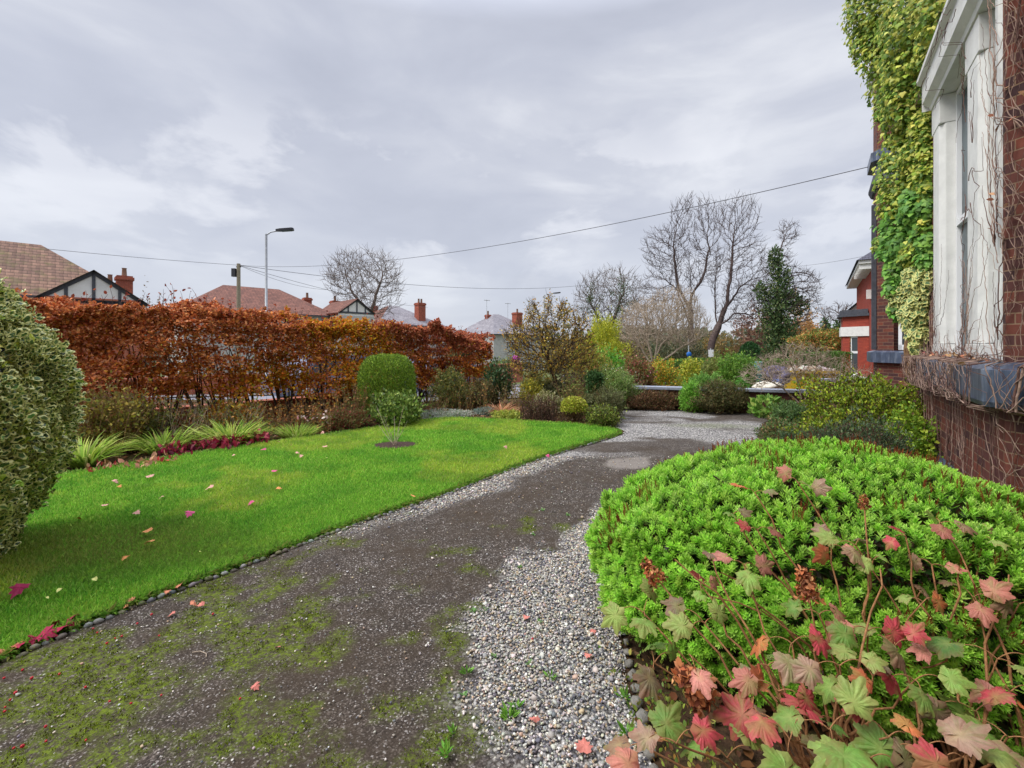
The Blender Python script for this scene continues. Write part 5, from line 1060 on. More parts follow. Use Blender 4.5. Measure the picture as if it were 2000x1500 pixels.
# small weeds, twigs and stones of the bed edge
eg = alongpoly([(.5, 1.2), (.53, 1.8), (.6, 2.45)], .082)
me = bpy.data.meshes.new('edging_stone'); T = ICO[0]*(1+.12*rng.normal(size=(12, 1))); T = T*[.040, .032, .026]; me.from_pydata(T.tolist(), [], ICO[1].tolist()); me.materials.append(mat('edging stone', vary(L3(136, 132, 124), 30, .3, bs=.4), rough=.85))
for p_ in me.polygons: p_.use_smooth = True
for q in eg:
    o = bpy.data.objects.new('edging_stone', me); COL.objects.link(o); o.location = (q[0]+rng.normal()*.012, q[1], .02); o.rotation_euler = (rng.normal()*.3, rng.normal()*.3, rng.random()*6); k = rng.uniform(.7, 1.15); o.scale = (k, k*rng.uniform(.8, 1.1), k); tag(o, 'rounded grey stone edging the bed below the hydrangea', 'stone', 'edging stones of the hydrangea bed')
def weeds(name, label, pts, pal, size, T, n=14, group='weeds in the drive'):
    for i, (px, py, s) in enumerate(pts):
        x, y = G(px, py); t0 = thing(name, label, 'weed', (x, y, 0), 0, group); a_ = rng.uniform(0, 6.283, n); dd = norm(np.c_[np.cos(a_), np.sin(a_), rng.uniform(.3, 1.6, n)]); pp = np.array([x, y, .012])+dd*rng.uniform(0, .5, (n, 1))*s*size*np.array([1, 1, .5])
        V, F, C = inst(T[0], T[1], pp, frames(dd, norm(rnd(n)*.5+[0, 0, 1])), size*s*(.6+.6*rng.random(n)), pick(pal, n)); npmesh('leaves', V, F, M_LEAF, t0, col=C)
weeds('weed', 'small pale green leafy weed growing in the gravel', [(965, 1290, 1), (1035, 1305, 1.2), (1055, 1222, 1), (1015, 1113, 1), (925, 1200, 1.2), (1060, 1000, 1.3), (1150, 1020, 1), (1110, 1010, 1.2), (1040, 1048, 1), (905, 1365, 1), (1140, 1060, 1), (950, 1195, 1)], hx((130, 166, 104), (110, 150, 80)), .021, T_OVAL, 12)
weeds('grass_tuft', 'small tuft of green grass growing in the gravel', [(995, 1410, 1.2), (912, 1320, 1), (870, 1480, 1.1), (1010, 1390, .9), (885, 1440, .8), (1075, 1330, .8), (1220, 1370, 1), (1225, 1440, 1.2)], hx((124, 172, 66), (100, 150, 50)), .042, T_NAR, 18, 'grass tufts in the drive')
sc_ = thing('low_bed_plant', 'low sprawling pale green weed below the hydrangea at the bed edge', 'weed', (.62, 1.7, 0)); q = np.c_[rng.normal(.66, .09, 500), rng.normal(1.85, .3, 500), rng.uniform(.01, .12, 500)]
V, F, C = leafset(q, np.tile([0, 0, 1.], (500, 1)), T_OVAL, .022, hx((136, 158, 62), (110, 140, 60), (170, 170, 80), (160, 120, 60)), nj=.8); npmesh('foliage', V, F, M_LEAF, sc_, col=C)


# ---------------------------------------------------------------- ivy on the bay corner
def ivy():
    c = fac(8.7, 0.05, 0); t = thing('ivy', 'thick yellow green ivy hanging down the corner of the brick bay', 'climbing plant', tuple(c), 0)
    BL = [(1697, 18, 40, 7.0, 'y'), (1740, 30, 60, 6.9, 'y'), (1800, 30, 62, 6.3, 'y'), (1846, 20, 40, 5.6, 'y'), (1700, 82, 30, 7.0, 'y'), (1745, 95, 52, 6.8, 'y'), (1800, 110, 60, 6.4, 'y'), (1835, 90, 36, 5.9, 'y'), (1740, 160, 34, 6.8, 'y'), (1785, 180, 52, 6.5, 'y'), (1822, 170, 24, 6.1, 'y'),
          (1728, 216, 18, 6.8, 'y'), (1775, 235, 42, 6.6, 'y'), (1806, 245, 24, 6.3, 'y'), (1765, 290, 34, 6.6, 'y'), (1795, 300, 28, 6.4, 'y'), (1770, 345, 44, 6.6, 'y'), (1805, 350, 22, 6.3, 'y'), (1760, 395, 34, 6.6, 'y'), (1798, 400, 32, 6.4, 'g'), (1775, 440, 42, 6.6, 'g'), (1808, 450, 20, 6.3, 'g'),
          (1725, 478, 16, 6.8, 'y'), (1760, 480, 34, 6.6, 'g'), (1798, 495, 32, 6.45, 'g'), (1762, 530, 28, 6.6, 'g'), (1800, 540, 26, 6.4, 'v'), (1770, 575, 26, 6.55, 'v'), (1805, 580, 20, 6.35, 'v'), (1790, 615, 24, 6.45, 'v'), (1795, 650, 15, 6.4, 'v'), (1790, 675, 10, 6.4, 'v'), (1742, 560, 13, 6.6, 'g'), (1755, 605, 14, 6.6, 'g')]
    parts, vparts = [], []
    for (px, py, r, d, k) in BL+[(1814, y_, 18, 6.2, 'y' if y_ < 380 else ('g' if y_ < 520 else 'v')) for y_ in range(235, 560, 34)]:
        d -= .5 if px > 1780 else .25; cc = P(px, py, d); R_ = r/FP*d*1.12; n = int(380*(R_/.3)**1.5*2.2)+40; u = rnd(n); l = fbm(u*2+px, 1.7, 3)-.5; q = cc+u*np.array([R_, R_, R_*1.15])*(1+.7*l[:, None])*(1-rng.exponential(.15, (n, 1)).clip(0, .9))
        nr = norm(u+np.array([-.45, -.5, .35])); dd = norm(rnd(n)*.55+np.array([-.25, -.3, -.7]))
        k0 = k; k = 'y' if (k == 'g' and rng.random() < .25) else k; pal = dict(y=hx((184, 192, 76), (152, 174, 62), (204, 206, 100), (112, 144, 50), (96, 130, 46)), g=hx((112, 162, 66), (136, 182, 78), (92, 140, 58)), v=hx((100, 132, 84), (84, 120, 72), (120, 146, 90)))[k]
        if k == 'v':
            vparts.append((q, dd, nr, pick(pal, n)))
        else: parts.append(inst(T_IVY[0], T_IVY[1], q, frames(dd, nr), (.054 if k == 'y' else .072)*(1+.25*rng.normal(size=n)).clip(.5, 1.5), pick(pal, n)))
    V, F, C = join(parts); npmesh('foliage', V, F, M_LEAF, t, col=C)
    o = T_IVY[0]; m = len(o)-1; ctr = o[m]; inn = ctr+(o[:m]-ctr)*.6+[0, 0, .02]; T = np.concatenate([o[:m], inn, inn+[0, 0, .002], [ctr+[0, 0, .03]]]); F0 = []
    for i in range(m): j = (i+1) % m; F0 += [(i, j, m+j), (i, m+j, m+i), (2*m+i, 2*m+j, 3*m)]
    tc_ = np.zeros((len(T), 4)); tc_[:2*m] = [*lin(222, 220, 140), .95]
    q = np.concatenate([v[0] for v in vparts]); dd = np.concatenate([v[1] for v in vparts]); nr = np.concatenate([v[2] for v in vparts]); cc = np.concatenate([v[3] for v in vparts])
    V, F, C = inst(T, np.array(F0), q, frames(dd, nr), .075*(1+.25*rng.normal(size=len(q))).clip(.5, 1.5), cc, tc_); npmesh('variegated_leaves', V, F, M_LEAF, t, col=C)
    A = []
    for k in range(9):
        pts = [fac(8.55+.06*k/3+.03*rng.normal(), .05+.03*rng.random(), .0)]
        for z in np.arange(.3, 6.5, .25): pts.append(fac(8.6+.12*rng.normal()*.5+.03*k, .05+.05*rng.random(), z))
        A.append(path_edges(pts, np.linspace(.028, .012, len(pts))))
    V, F = tubes_edges(*[np.concatenate([a_[i] for a_ in A]) for i in range(4)], 5); npmesh('stems', V, F, M_STEM, t)
ivy()
# ---------------------------------------------------------------- bare creeper over the bay
def creeper():
    t = thing('bare_creeper', 'leafless tangled creeper stems clinging to the stone sill and brick bay', 'climbing plant', tuple(fac(6, .1, 0)), 0)
    def surf(a_, z, off):                                     # a_ = metres along the bay, negative on the canted side
        o = off+(.17 if 1.12 < z < 1.47 else (.045 if 1.47 <= z < 4.42 and 4.98 < a_+4.9 < 5.9 and a_+4.9 > 5.42 else (.045 if 6.95 < a_+4.9 < 7.36 and 1.47 <= z < 4.42 else .015)))
        if z > 4.42 and a_ > 0 and a_ < 2.5: o = off+.17
        if a_ >= 0: return fac(4.9+a_, o, z)
        k = -a_; return fac(4.9-.707*k-.707*o, -.707*k+.707*o, z)
    AA = {0: [], 1: []}
    def walk(a_, z, da, dz, n, step, r0, r1, wig, mi, off=.01, floor=.02):
        pts = [surf(a_, z, off)]; v = np.array([da, dz], float)
        for i in range(n):
            v = v/np.linalg.norm(v)+rng.normal(size=2)*wig+np.array([da, dz])*.25; v /= np.linalg.norm(v); a_ += v[0]*step; z += v[1]*step; z = max(z, floor); a_ = max(-.84, min(a_, 3.6)); pts.append(surf(a_, z, off+.008*rng.random()))
        AA[mi].append(path_edges(pts, np.linspace(r0, r1, len(pts)))); return pts
    for i in range(50): walk(rng.uniform(-.1, 3.1), rng.uniform(.25, .7), rng.normal()*.12, 1, rng.integers(16, 40), .03, rng.uniform(.002, .0045), .0012, .22, i % 2)   # up the wall under the sill
    for i in range(9): walk(rng.uniform(.1, 3.3), .05, rng.normal()*.1, 1, 40, .03, .009, .004, .12, i % 2, .015)
    for i in range(55): walk(rng.uniform(.1, 3.1), rng.uniform(1.12, 1.2), 1, rng.normal()*.1, rng.integers(12, 34), .03, rng.uniform(.003, .007), .0015, .22, i % 2, .02)     # bundle under the sill
    for i in range(200): walk(rng.uniform(.45, 3.3), rng.uniform(1.15, 1.5), rng.normal(), rng.normal()*.8+.2, rng.integers(6, 18), .028, rng.uniform(.002, .0045), .0012, .42, 0 if i % 3 else 1, .01+.05*rng.random())
    for i in range(110): walk(rng.uniform(.0, 3.0), 1.5+.03*rng.random(), rng.choice([-1, 1]), rng.normal()*.35, rng.integers(6, 14), .03, .003, .0012, .45, i % 2, .0+.12*rng.random())
    for i in range(22): walk(rng.choice([.7, .85, 2.2, 2.35, 1.0, 2.1])+rng.normal()*.06, rng.uniform(1.5, 1.8), rng.normal()*.25, 1, rng.integers(16, 44), .028, .0032, .0011, .3, i % 2)     # on the pillars
    for i in range(14): walk(rng.uniform(.55, .95), rng.uniform(2.2, 4.2), rng.normal()*.7, rng.choice([-1, 1]), rng.integers(6, 16), .05, .0035, .0012, .45, 1)
    for i in range(18): walk(rng.uniform(.1, 2.4), rng.uniform(4.45, 4.75), 1, rng.normal()*.4, rng.integers(8, 22), .035, .003, .0015, .35, 1)      # on the cornice
    for i in range(230): walk(rng.uniform(-.8, .05), rng.uniform(.05, 4.4), rng.normal()*.15, 1, rng.integers(16, 50), .035, rng.uniform(.002, .006), .0015, .26, 0 if i % 3 else 1, .01+.03*rng.random())   # pier at the frame edge
    for i in range(7): walk(rng.uniform(-.7, -.12), .05, rng.normal()*.05, 1, 130, .035, .011, .006, .09, i % 2, .02)
    for k, m in ((0, M_CREEP), (1, M_CREEPD)):
        A = AA[k]; V, F = tubes_edges(*[np.concatenate([a_[i] for a_ in A]) for i in range(4)], 4); npmesh('stems', V, F, m, t)
    q = np.array([surf(rng.uniform(.3, 2.9), 1.50, -.03+.12*rng.random()) for _ in range(70)]+[surf(rng.uniform(-.5, .2), rng.uniform(1, 4.3), .03) for _ in range(22)])
    V, F, C = inst(T_OVAL[0], T_OVAL[1], q, frames(rnd(len(q)), norm(rnd(len(q))+[0, 0, 1])), .035+.03*rng.random(len(q)), pick(hx((204, 130, 104), (190, 60, 80), (214, 170, 130), (150, 110, 80)), len(q), [3, 1, 3, 3])); npmesh('dead_leaves', V, F, M_DRY, t, col=C)
creeper()

# ---------------------------------------------------------------- border in front of the hedge, left to right
GG = hx((146, 180, 62), (176, 198, 80), (116, 152, 50), (200, 204, 112))
def clumpG(px, d, w, yt, lab, n=200, **k): clump('grassy_clump', lab, 'plant', px, d, w, yt, GG, n, group='strappy clumps along the lawn border', **k)
clumpG(165, 6.05, 80, 838, 'dark lime strappy clump beside the variegated holly', 260)
clumpG(318, 6.9, 130, 826, 'arching green strappy clump left of the crimson border leaves', 320, droop=.65)
clumpG(452, 7.45, 150, 812, 'pale straw green strappy clump behind the crimson border leaves, largest of the clumps', 460, droop=.6)
clumpG(580, 7.95, 100, 822, 'bright green upright strappy clump at the right end of the row of clumps', 360, droop=.5)
shrub('twiggy_shrub', 'straggly yellow green shrub between the holly and the beech hedge', 'shrub', 205, 6.85, 150, 748, hx((136, 128, 52), (110, 110, 50), (160, 140, 60), (120, 84, 50)), 1500, .045, T_OVAL, shd=.5, hole=.42, ns=26)
shrub('twiggy_shrub', 'olive leaved bush against the bottom of the hedge right of the straggly shrub', 'shrub', 262, 7.25, 110, 775, hx((96, 100, 48), (122, 116, 52), (74, 80, 40)), 1200, .045, T_OVAL, shd=.5, hole=.4, ns=20)
stalks('dry_stalks', 'tall pale dry stalks below the hedge left of the lamp post', 'plant', 345, 7.6, 150, 768, M_BARKP, 90, hx((130, 124, 60), (160, 120, 70), (110, 120, 54)), .045, 11, .2, 'dry stalks in the border')
stalks('dry_stalks', 'dense brown dry stalks below the middle of the hedge', 'plant', 575, 8.7, 240, 776, M_STEM, 170, hx((150, 110, 66), (120, 112, 56), (190, 130, 60)), .045, 13, .14, 'dry stalks in the border')
stalks('dry_stalks', 'thin dry stalks behind the pale strappy clump', 'plant', 455, 8.1, 140, 778, M_BARKP, 80, hx((140, 130, 66), (104, 124, 60), (190, 140, 60)), .045, 11, .2, 'dry stalks in the border')
shrub('yellow_bramble', 'low yellow and orange leaved bush at the foot of the hedge above the pale clump', 'shrub', 445, 8.55, 120, 782, hx((216, 176, 50), (196, 150, 44), (150, 140, 50), (190, 110, 50)), 700, .06, T_OVAL, shd=.4, hole=.4)
def crimson(px, d, w, label, n=260, pal=None, h=.14):
    x = X(px, d); a = w/2/FP*d; t = thing('crimson_plant', label, 'plant', (x, d, 0), 0, 'low crimson plants along the border'); p = np.c_[rng.uniform(-a, a, n), rng.normal(size=n)*.13+0*rng.random(n), rng.uniform(.01, h, n)]; th = math.atan2(2.1, 2.0)*.75
    p = np.c_[p[:, 0]*1-p[:, 1]*.5, p[:, 1]+p[:, 0]*.55, p[:, 2]]+np.array([x, d, 0]); V, F, C = leafset(p, np.tile([0, -.4, .9], (n, 1)), T_OVAL, .07, pal or hx((150, 34, 66), (176, 48, 78), (110, 34, 56), (196, 80, 96)), nj=.9); npmesh('leaves', V, F, M_LEAF, t, col=C)
crimson(392, 6.85, 110, 'crimson leaved ground plant spilling from the border below the pale clump')
crimson(470, 7.3, 90, 'darker crimson leaved ground plant right of the first crimson patch', 260)
crimson(262, 6.0, 120, 'scattered pinkish tan and red leaved edge patch near the holly', 90, hx((216, 150, 130), (190, 60, 70), (206, 160, 120), (150, 110, 70)), .06)
crimson(715, 9.1, 90, 'dull purple leaved low plant left of the shrub with spotted leaves', 300, hx((96, 48, 62), (120, 62, 74), (80, 50, 54)), .2)
shrub('heather', 'reddish green feathery low bush right of the bright strappy clump', 'shrub', 668, 8.7, 110, 795, hx((120, 84, 52), (138, 60, 50), (110, 120, 60), (90, 86, 44)), 1500, .035, T_NAR, shd=.3, hole=.3)
fl_ = stalks('pink_flowers', 'small plant with pale pink flowers at the border edge', 'plant', 628, 8.35, 60, 800, M_STEM, 16, hx((234, 176, 186), (240, 206, 206), (120, 150, 70)), .05, 3, .3, None, .003, T_OVAL, top=.7)
# clipped dome and the shrub before it
shrub('clipped_shrub', 'clipped dome topped green shrub standing before the beech hedge', 'topiary', 756, 10.0, 106, 692, hx((138, 168, 54), (112, 144, 46), (160, 186, 68), (84, 114, 40)), 15000, .03, T_NAR, dep=.56, c0=.5, e=2.9, lump=.09, shd=.10, low=-.95, up=.9)
shrub('spotted_laurel', 'loose light green leafy shrub at the foot of the clipped dome', 'shrub', 772, 9.15, 116, 764, hx((122, 146, 60), (100, 128, 52), (150, 168, 80), (80, 104, 46)), 1700, .06, T_OVAL, shd=.3, hole=.3, ns=20)
shrub('olive_shrub', 'olive green bush between the clipped dome and the orange end of the hedge', 'shrub', 878, 11.2, 82, 716, hx((98, 108, 56), (118, 126, 60), (80, 88, 48), (140, 130, 60)), 2800, .04, T_OVAL, shd=.25, hole=.33)
shrub('dark_laurel', 'dark green leafy shrub at the right end of the beech hedge', 'shrub', 972, 12.4, 62, 705, hx((56, 86, 50), (74, 104, 60), (90, 98, 60)), 2400, .06, T_OVAL, shd=.25, hole=.3)
shrub('brown_green_shrub', 'brownish green low shrub left of the dark laurel', 'shrub', 935, 11.6, 80, 742, hx((92, 84, 52), (110, 90, 54), (80, 90, 48)), 2200, .04, T_OVAL, shd=.25, hole=.33)
shrub('silver_cover', 'mat of silvery white leaves edging the lawn left of the orange plant', 'ground cover', 868, 10.15, 120, 801, hx((196, 204, 190), (170, 182, 166), (140, 156, 120), (214, 206, 196)), 2400, .035, T_NAR, dep=.35, lump=.3, hole=.3, ns=4)
shrub('silver_cover', 'small grey leaved patch beside the orange dried plant', 'ground cover', 948, 10.6, 44, 796, hx((150, 166, 156), (120, 140, 126)), 700, .035, T_NAR, dep=.25, lump=.3, hole=.3, ns=4)
clump('orange_dried_plant', 'sprawling pinkish orange dried plant at the far corner of the lawn', 'plant', 978, 10.7, 92, 780, hx((204, 146, 104), (186, 116, 84), (214, 170, 130), (150, 130, 80)), 420, w=.03, droop=.8, spread=1.3)
shrub('lime_low_plant', 'low lime green plant in front of the orange dried plant', 'plant', 991, 10.0, 64, 803, hx((168, 178, 70), (140, 156, 60), (190, 190, 90)), 1500, .03, T_OVAL, dep=.3, lump=.2, ns=6)
stalks('brown_perennial', 'dark brown dead perennial stalks at the far corner of the lawn', 'plant', 1050, 9.75, 84, 770, M_STEMD, 170, hx((104, 74, 58), (84, 60, 50), (130, 96, 74)), .03, 16, .16, None, .005, T_DIA)
shrub('lime_ball_plant', 'rounded yellow lime plant on brown stems beside the dark dead stalks', 'plant', 1121, 9.5, 50, 776, hx((178, 184, 60), (156, 166, 52), (196, 198, 84), (140, 130, 54)), 2600, .025, T_DIA, c0=.5, shd=.15, lump=.08, ns=24, low=-.1)
stalks('brown_perennial', 'brown stalks filling below the yellow lime ball', 'plant', 1118, 9.45, 60, 802, M_STEMD, 90, hx((104, 80, 56), (120, 100, 60)), .03, 10, .12, None, .004)
shrub('corner_shrub', 'green and bronze low bush at the corner where lawn meets the drive', 'shrub', 1176, 9.15, 72, 792, hx((112, 132, 52), (144, 156, 60), (92, 84, 46), (76, 92, 40)), 2600, .035, T_OVAL, dep=.5, shd=.2, hole=.28)
shrub('corner_shrub', 'greyish green twiggy bush behind the corner bush at the drive edge', 'shrub', 1180, 9.9, 84, 752, hx((110, 118, 76), (130, 134, 84), (96, 92, 60)), 2600, .035, T_NAR, shd=.35, hole=.33, ns=30)
shrub('small_round_bush', 'small dark green ball bush on a short stem', 'topiary', 1161, 10.2, 34, 725, hx((60, 92, 48), (76, 108, 56)), 1400, .03, T_DIA, c0=.78, low=-.9, shd=.1)
shrub('white_flowered_bush', 'pale green bush dotted with tiny white flowers left of the low wall', 'shrub', 1196, 11.6, 92, 716, hx((134, 160, 84), (116, 150, 70), (160, 176, 104)), 3600, .035, T_NAR, shd=.22, hole=.26, flowers=(260, hx((224, 226, 206),), .03, T_DIA))
shrub('yellow_leaved_shrub', 'low yellow leaved shrub at the right of the grey path gap', 'shrub', 1038, 11.2, 52, 738, hx((196, 180, 58), (160, 156, 54), (116, 120, 50)), 1500, .045, T_OVAL, shd=.3, hole=.33)
shrub('pale_topped_plant', 'olive plant with creamy seed tops behind the dead stalks', 'plant', 1068, 10.5, 60, 764, hx((150, 150, 90), (120, 124, 66), (206, 198, 160)), 1300, .03, T_NAR, shd=.3, hole=.3)
shrub('purple_twig_shrub', 'dull purple grey twiggy shrub before the white van', 'shrub', 1128, 13.0, 70, 722, hx((110, 92, 96), (92, 84, 80), (84, 90, 66)), 1700, .04, T_OVAL, shd=.5, hole=.36, ns=34)
shrub('corner_filler', 'dark olive bush behind the brown dead stalks', 'shrub', 1095, 11.8, 90, 742, hx((84, 90, 54), (104, 100, 62), (70, 78, 44)), 2600, .04, T_OVAL, shd=.25, hole=.3)

# loose growth between the bushes
stalks('wispy_plant', 'fine tan seed stalks rising behind the orange dried plant', 'plant', 1005, 11.0, 60, 742, M_STEM, 60, hx((150, 132, 80), (130, 140, 70)), .035, 9, .2, 'wispy plants of the far bed', .004)
stalks('wispy_plant', 'green wispy stalks between the apple tree and the round ball bush', 'plant', 1130, 10.6, 90, 715, M_STEM, 90, hx((120, 136, 66), (150, 140, 74), (104, 120, 56)), .045, 14, .22, 'wispy plants of the far bed', .004)
stalks('wispy_plant', 'tall brown green stalks left of the white flowered bush', 'plant', 1158, 11.4, 80, 700, M_STEM, 80, hx((130, 140, 70), (160, 120, 66)), .05, 14, .2, 'wispy plants of the far bed', .004)
stalks('wispy_plant', 'pale bent stalks right of the white flowered bush', 'plant', 1222, 11.5, 60, 725, M_BARKP, 60, hx((150, 140, 90), (120, 136, 76)), .04, 10, .25, 'wispy plants of the far bed', .004)
stalks('wispy_plant', 'thin twiggy growth at the foot of the orange hedge end', 'plant', 905, 11.0, 120, 735, M_STEM, 110, hx((120, 124, 62), (160, 120, 60), (104, 110, 60)), .04, 12, .2, 'wispy plants of the far bed', .004)
stalks('wispy_plant', 'straggly stems between the spotted laurel and the silver mat', 'plant', 838, 10.2, 70, 765, M_STEM, 60, hx((120, 130, 64), (150, 110, 70)), .04, 9, .22, 'wispy plants of the far bed', .004)
stalks('wispy_plant', 'straggly olive stems left of the clipped dome', 'plant', 690, 9.4, 70, 745, M_STEM, 70, hx((110, 120, 56), (150, 110, 56)), .045, 12, .18, 'wispy plants of the far bed', .004)
stalks('dry_stalks', 'thicket of yellow green leafy stalks right of the holly below the hedge', 'plant', 215, 6.9, 150, 742, M_STEM, 120, hx((140, 140, 56), (120, 110, 50), (170, 150, 60)), .045, 14, .16, 'dry stalks in the border', .005)
shrub('low_green_cover', 'low grey green cover plant filling the bed left of the dark fine leaved shrub', 'ground cover', 1535, 7.2, 90, 822, hx((86, 112, 62), (110, 134, 76), (130, 110, 70)), 1500, .035, T_OVAL, dep=.5, lump=.3, hole=.3)
shrub('loose_yellow_shrub', 'loose yellow green shrub overlapping the apple tree below the golden conifer', 'shrub', 1150, 14.2, 96, 664, hx((170, 172, 66), (140, 156, 58), (190, 160, 70), (116, 132, 54)), 2600, .05, T_OVAL, shd=.4, hole=.34, lump=.3, ns=40)
shrub('loose_olive_shrub', 'loose olive shrub filling between the apple tree trunk and the dark laurel', 'shrub', 1050, 12.8, 80, 720, hx((136, 140, 66), (110, 118, 54), (166, 150, 70)), 2000, .045, T_OVAL, shd=.4, hole=.36, lump=.3, ns=30)
# beds by the low wall
shrub('heather', 'brown heather hedge below the left of the low wall', 'shrub', 1278, 11.25, 122, 763, hx((118, 82, 58), (96, 70, 50), (140, 104, 72), (90, 86, 48)), 5200, .03, T_NAR, dep=.28, e=3, shd=.2, hole=.26)
shrub('heather', 'olive brown twiggy heather spreading in the middle of the low wall', 'shrub', 1405, 10.7, 116, 742, hx((108, 104, 62), (90, 84, 54), (126, 112, 70), (86, 100, 52)), 5400, .032, T_NAR, dep=.4, shd=.3, hole=.28, ns=30)
shrub('bright_green_bush', 'bright green cushion bush in front of the low wall left of the olive heather', 'shrub', 1350, 10.9, 44, 744, hx((128, 184, 62), (104, 160, 52), (150, 200, 84)), 2000, .03, T_NAR, dep=.25, shd=.12)
shrub('bright_green_bush', 'pale green cushion bush showing above the middle of the low wall', 'shrub', 1378, 12.3, 76, 730, hx((130, 176, 82), (112, 158, 68)), 1800, .035, T_NAR, dep=.3, shd=.12, zt=None)
shrub('bright_green_bush', 'small fresh green shoot bush right of the olive heather', 'shrub', 1449, 11.2, 26, 735, hx((110, 168, 70), (96, 150, 60)), 900, .035, T_OVAL, dep=.15)
shrub('bergenia', 'light green large leaved ground plant at the foot of the low wall', 'plant', 1497, 10.15, 56, 776, hx((132, 172, 76), (110, 156, 62), (166, 192, 96)), 420, .10, T_OVAL, dep=.28, lump=.1, ns=6)
shrub('feathery_shrub', 'grey green feathery bush at the right edge of the gravel', 'shrub', 1545, 8.8, 70, 782, hx((92, 124, 66), (116, 144, 82), (76, 104, 60)), 1800, .04, T_NAR, shd=.35, hole=.34, ns=20)
shrub('yellow_green_euonymus', 'broad yellow green shrub before the brick bay behind the lime hebe', 'shrub', 1700, 6.5, 275, 738, hx((144, 164, 46), (116, 142, 40), (176, 188, 56), (96, 76, 38), (90, 114, 36)), 14000, .036, T_OVAL, dep=.85, c0=.3, lump=.26, lf=3.2, shd=.16, hole=.24, ns=40, cov=3.2)
shrub('yellow_green_euonymus', 'narrow yellow green bush pressed against the foot of the brick bay', 'shrub', 1775, 5.5, 60, 788, hx((130, 162, 46), (104, 140, 40), (160, 180, 60)), 1700, .036, T_OVAL, dep=.35, lump=.25, shd=.2, hole=.34)
shrub('dark_heath', 'dark grey green fine leaved shrub between the hebe and the yellow green shrub', 'shrub', 1655, 5.1, 240, 822, hx((84, 104, 68), (66, 88, 58), (104, 120, 84), (96, 72, 58)), 10000, .034, T_NAR, dep=.62, c0=.35, lump=.24, lf=3, shd=.25, hole=.34, ns=40)
shrub('dark_heath', 'low grey green tuft left of the dark fine leaved shrub', 'shrub', 1540, 5.9, 50, 838, hx((84, 104, 68), (70, 92, 60)), 800, .034, T_NAR, shd=.3, hole=.3)
shrub('blue_green_bush', 'small blue green bush at the right edge of the frame beside the hebe', 'shrub', 1998, 3.2, 50, 1000, hx((64, 110, 84), (80, 128, 96)), 800, .03, T_OVAL, dep=.2)
# neighbour's garden
YB = hx((196, 196, 62), (160, 172, 54), (120, 144, 46), (214, 206, 90))
shrub('yellow_bush', 'rounded bright yellow green bush beyond the low wall', 'shrub', 1347, 17, 48, 700, YB, 3200, .06, T_OVAL, shd=.12)
shrub('pink_flowered_bush', 'dull red green bush with pink flowers left of the low wall', 'shrub', 1246, 13.5, 66, 694, hx((128, 110, 62), (150, 90, 70), (104, 116, 58)), 2400, .045, T_OVAL, shd=.25, hole=.3, flowers=(150, hx((206, 110, 120), (220, 150, 150)), .05, T_OVAL))
shrub('orange_tipped_bush', 'green bush with orange and yellow tips left of the yellow rounded bush', 'shrub', 1290, 14.5, 76, 698, hx((116, 160, 60), (150, 176, 60), (196, 140, 60), (214, 180, 60)), 3200, .05, T_OVAL, shd=.2, hole=.25)
shrub('lime_shrub', 'bright leafy green shrub below the golden conifer', 'shrub', 1186, 15.5, 66, 676, hx((112, 176, 56), (136, 196, 76), (90, 144, 50)), 2400, .07, T_OVAL, shd=.2, hole=.25)
shrub('golden_conifer', 'golden lime pointed conifer left of the pale bare tree', 'tree', 1174, 18, 96, 622, hx((196, 196, 54), (172, 178, 50), (212, 212, 78), (136, 150, 46)), 9000, .07, T_NAR, c0=.4, e=2.0, lump=.3, lf=3, shd=.15, up=1.)
shrub('rust_bush', 'rust and tan leaved bush between the golden conifer and the pink flowered bush', 'shrub', 1226, 17, 60, 682, hx((166, 128, 78), (140, 110, 70), (150, 140, 70)), 1500, .05, T_OVAL, shd=.4, hole=.35, ns=40)
shrub('big_green_bush', 'large rounded green bush left of the teal water butt', 'shrub', 1440, 16.5, 76, 690, hx((104, 148, 52), (86, 128, 46), (130, 166, 66)), 6000, .055, T_OVAL, shd=.14)
shrub('big_green_bush', 'olive tinted feathery bush between the yellow bush and the large green bush', 'shrub', 1405, 17.5, 66, 692, hx((134, 150, 70), (112, 128, 60), (150, 140, 80)), 3600, .055, T_NAR, shd=.25, hole=.24)
def hedgebox(name, label, x0, x1, d, yt, yb, dep, pal, n, leaf, T=T_OVAL, rz=0):
    xa, xb = X(x0, d), X(x1, d); zt = Z(yt, d); g = float(gz(0, d)); t = thing(name, label, 'hedge', ((xa+xb)/2, d, g), rz); L_ = xb-xa; p = np.c_[rng.uniform(-L_/2, L_/2, n), rng.uniform(-dep/2, dep/2, n), rng.uniform(0, zt-g, n)]
    f = rng.random(n); nr = np.tile([0, -1., .1], (n, 1)); m_ = f < .5; p[m_, 1] = -dep/2+rng.exponential(.08, m_.sum()); m2 = f > .66; p[m2, 2] = zt-g-rng.exponential(.06, m2.sum()); nr[m2] = [0, 0, 1]
    p = p+((fbm(p+xa, 1.1, 5)-.5)*.35)[:, None]*nr; p = p+np.array([(xa+xb)/2, d, g]); V, F, C = leafset(p, nr, T, leaf, pal); npmesh('foliage', V, F, M_LEAF, t, col=C)
    tips = np.c_[rng.uniform(xa, xb, 20), np.full(20, d), np.full(20, g+(zt-g)*.8)]
    A = [path_edges([np.array([q[0]+.05, q[1], g]), (q+np.array([q[0], q[1], g]))/2, q], [.03, .02, .01]) for q in tips]; V, F = tubes_edges(*[np.concatenate([a_[i] for a_ in A]) for i in range(4)], 4); npmesh('stems', V, F, M_STEMD, t)
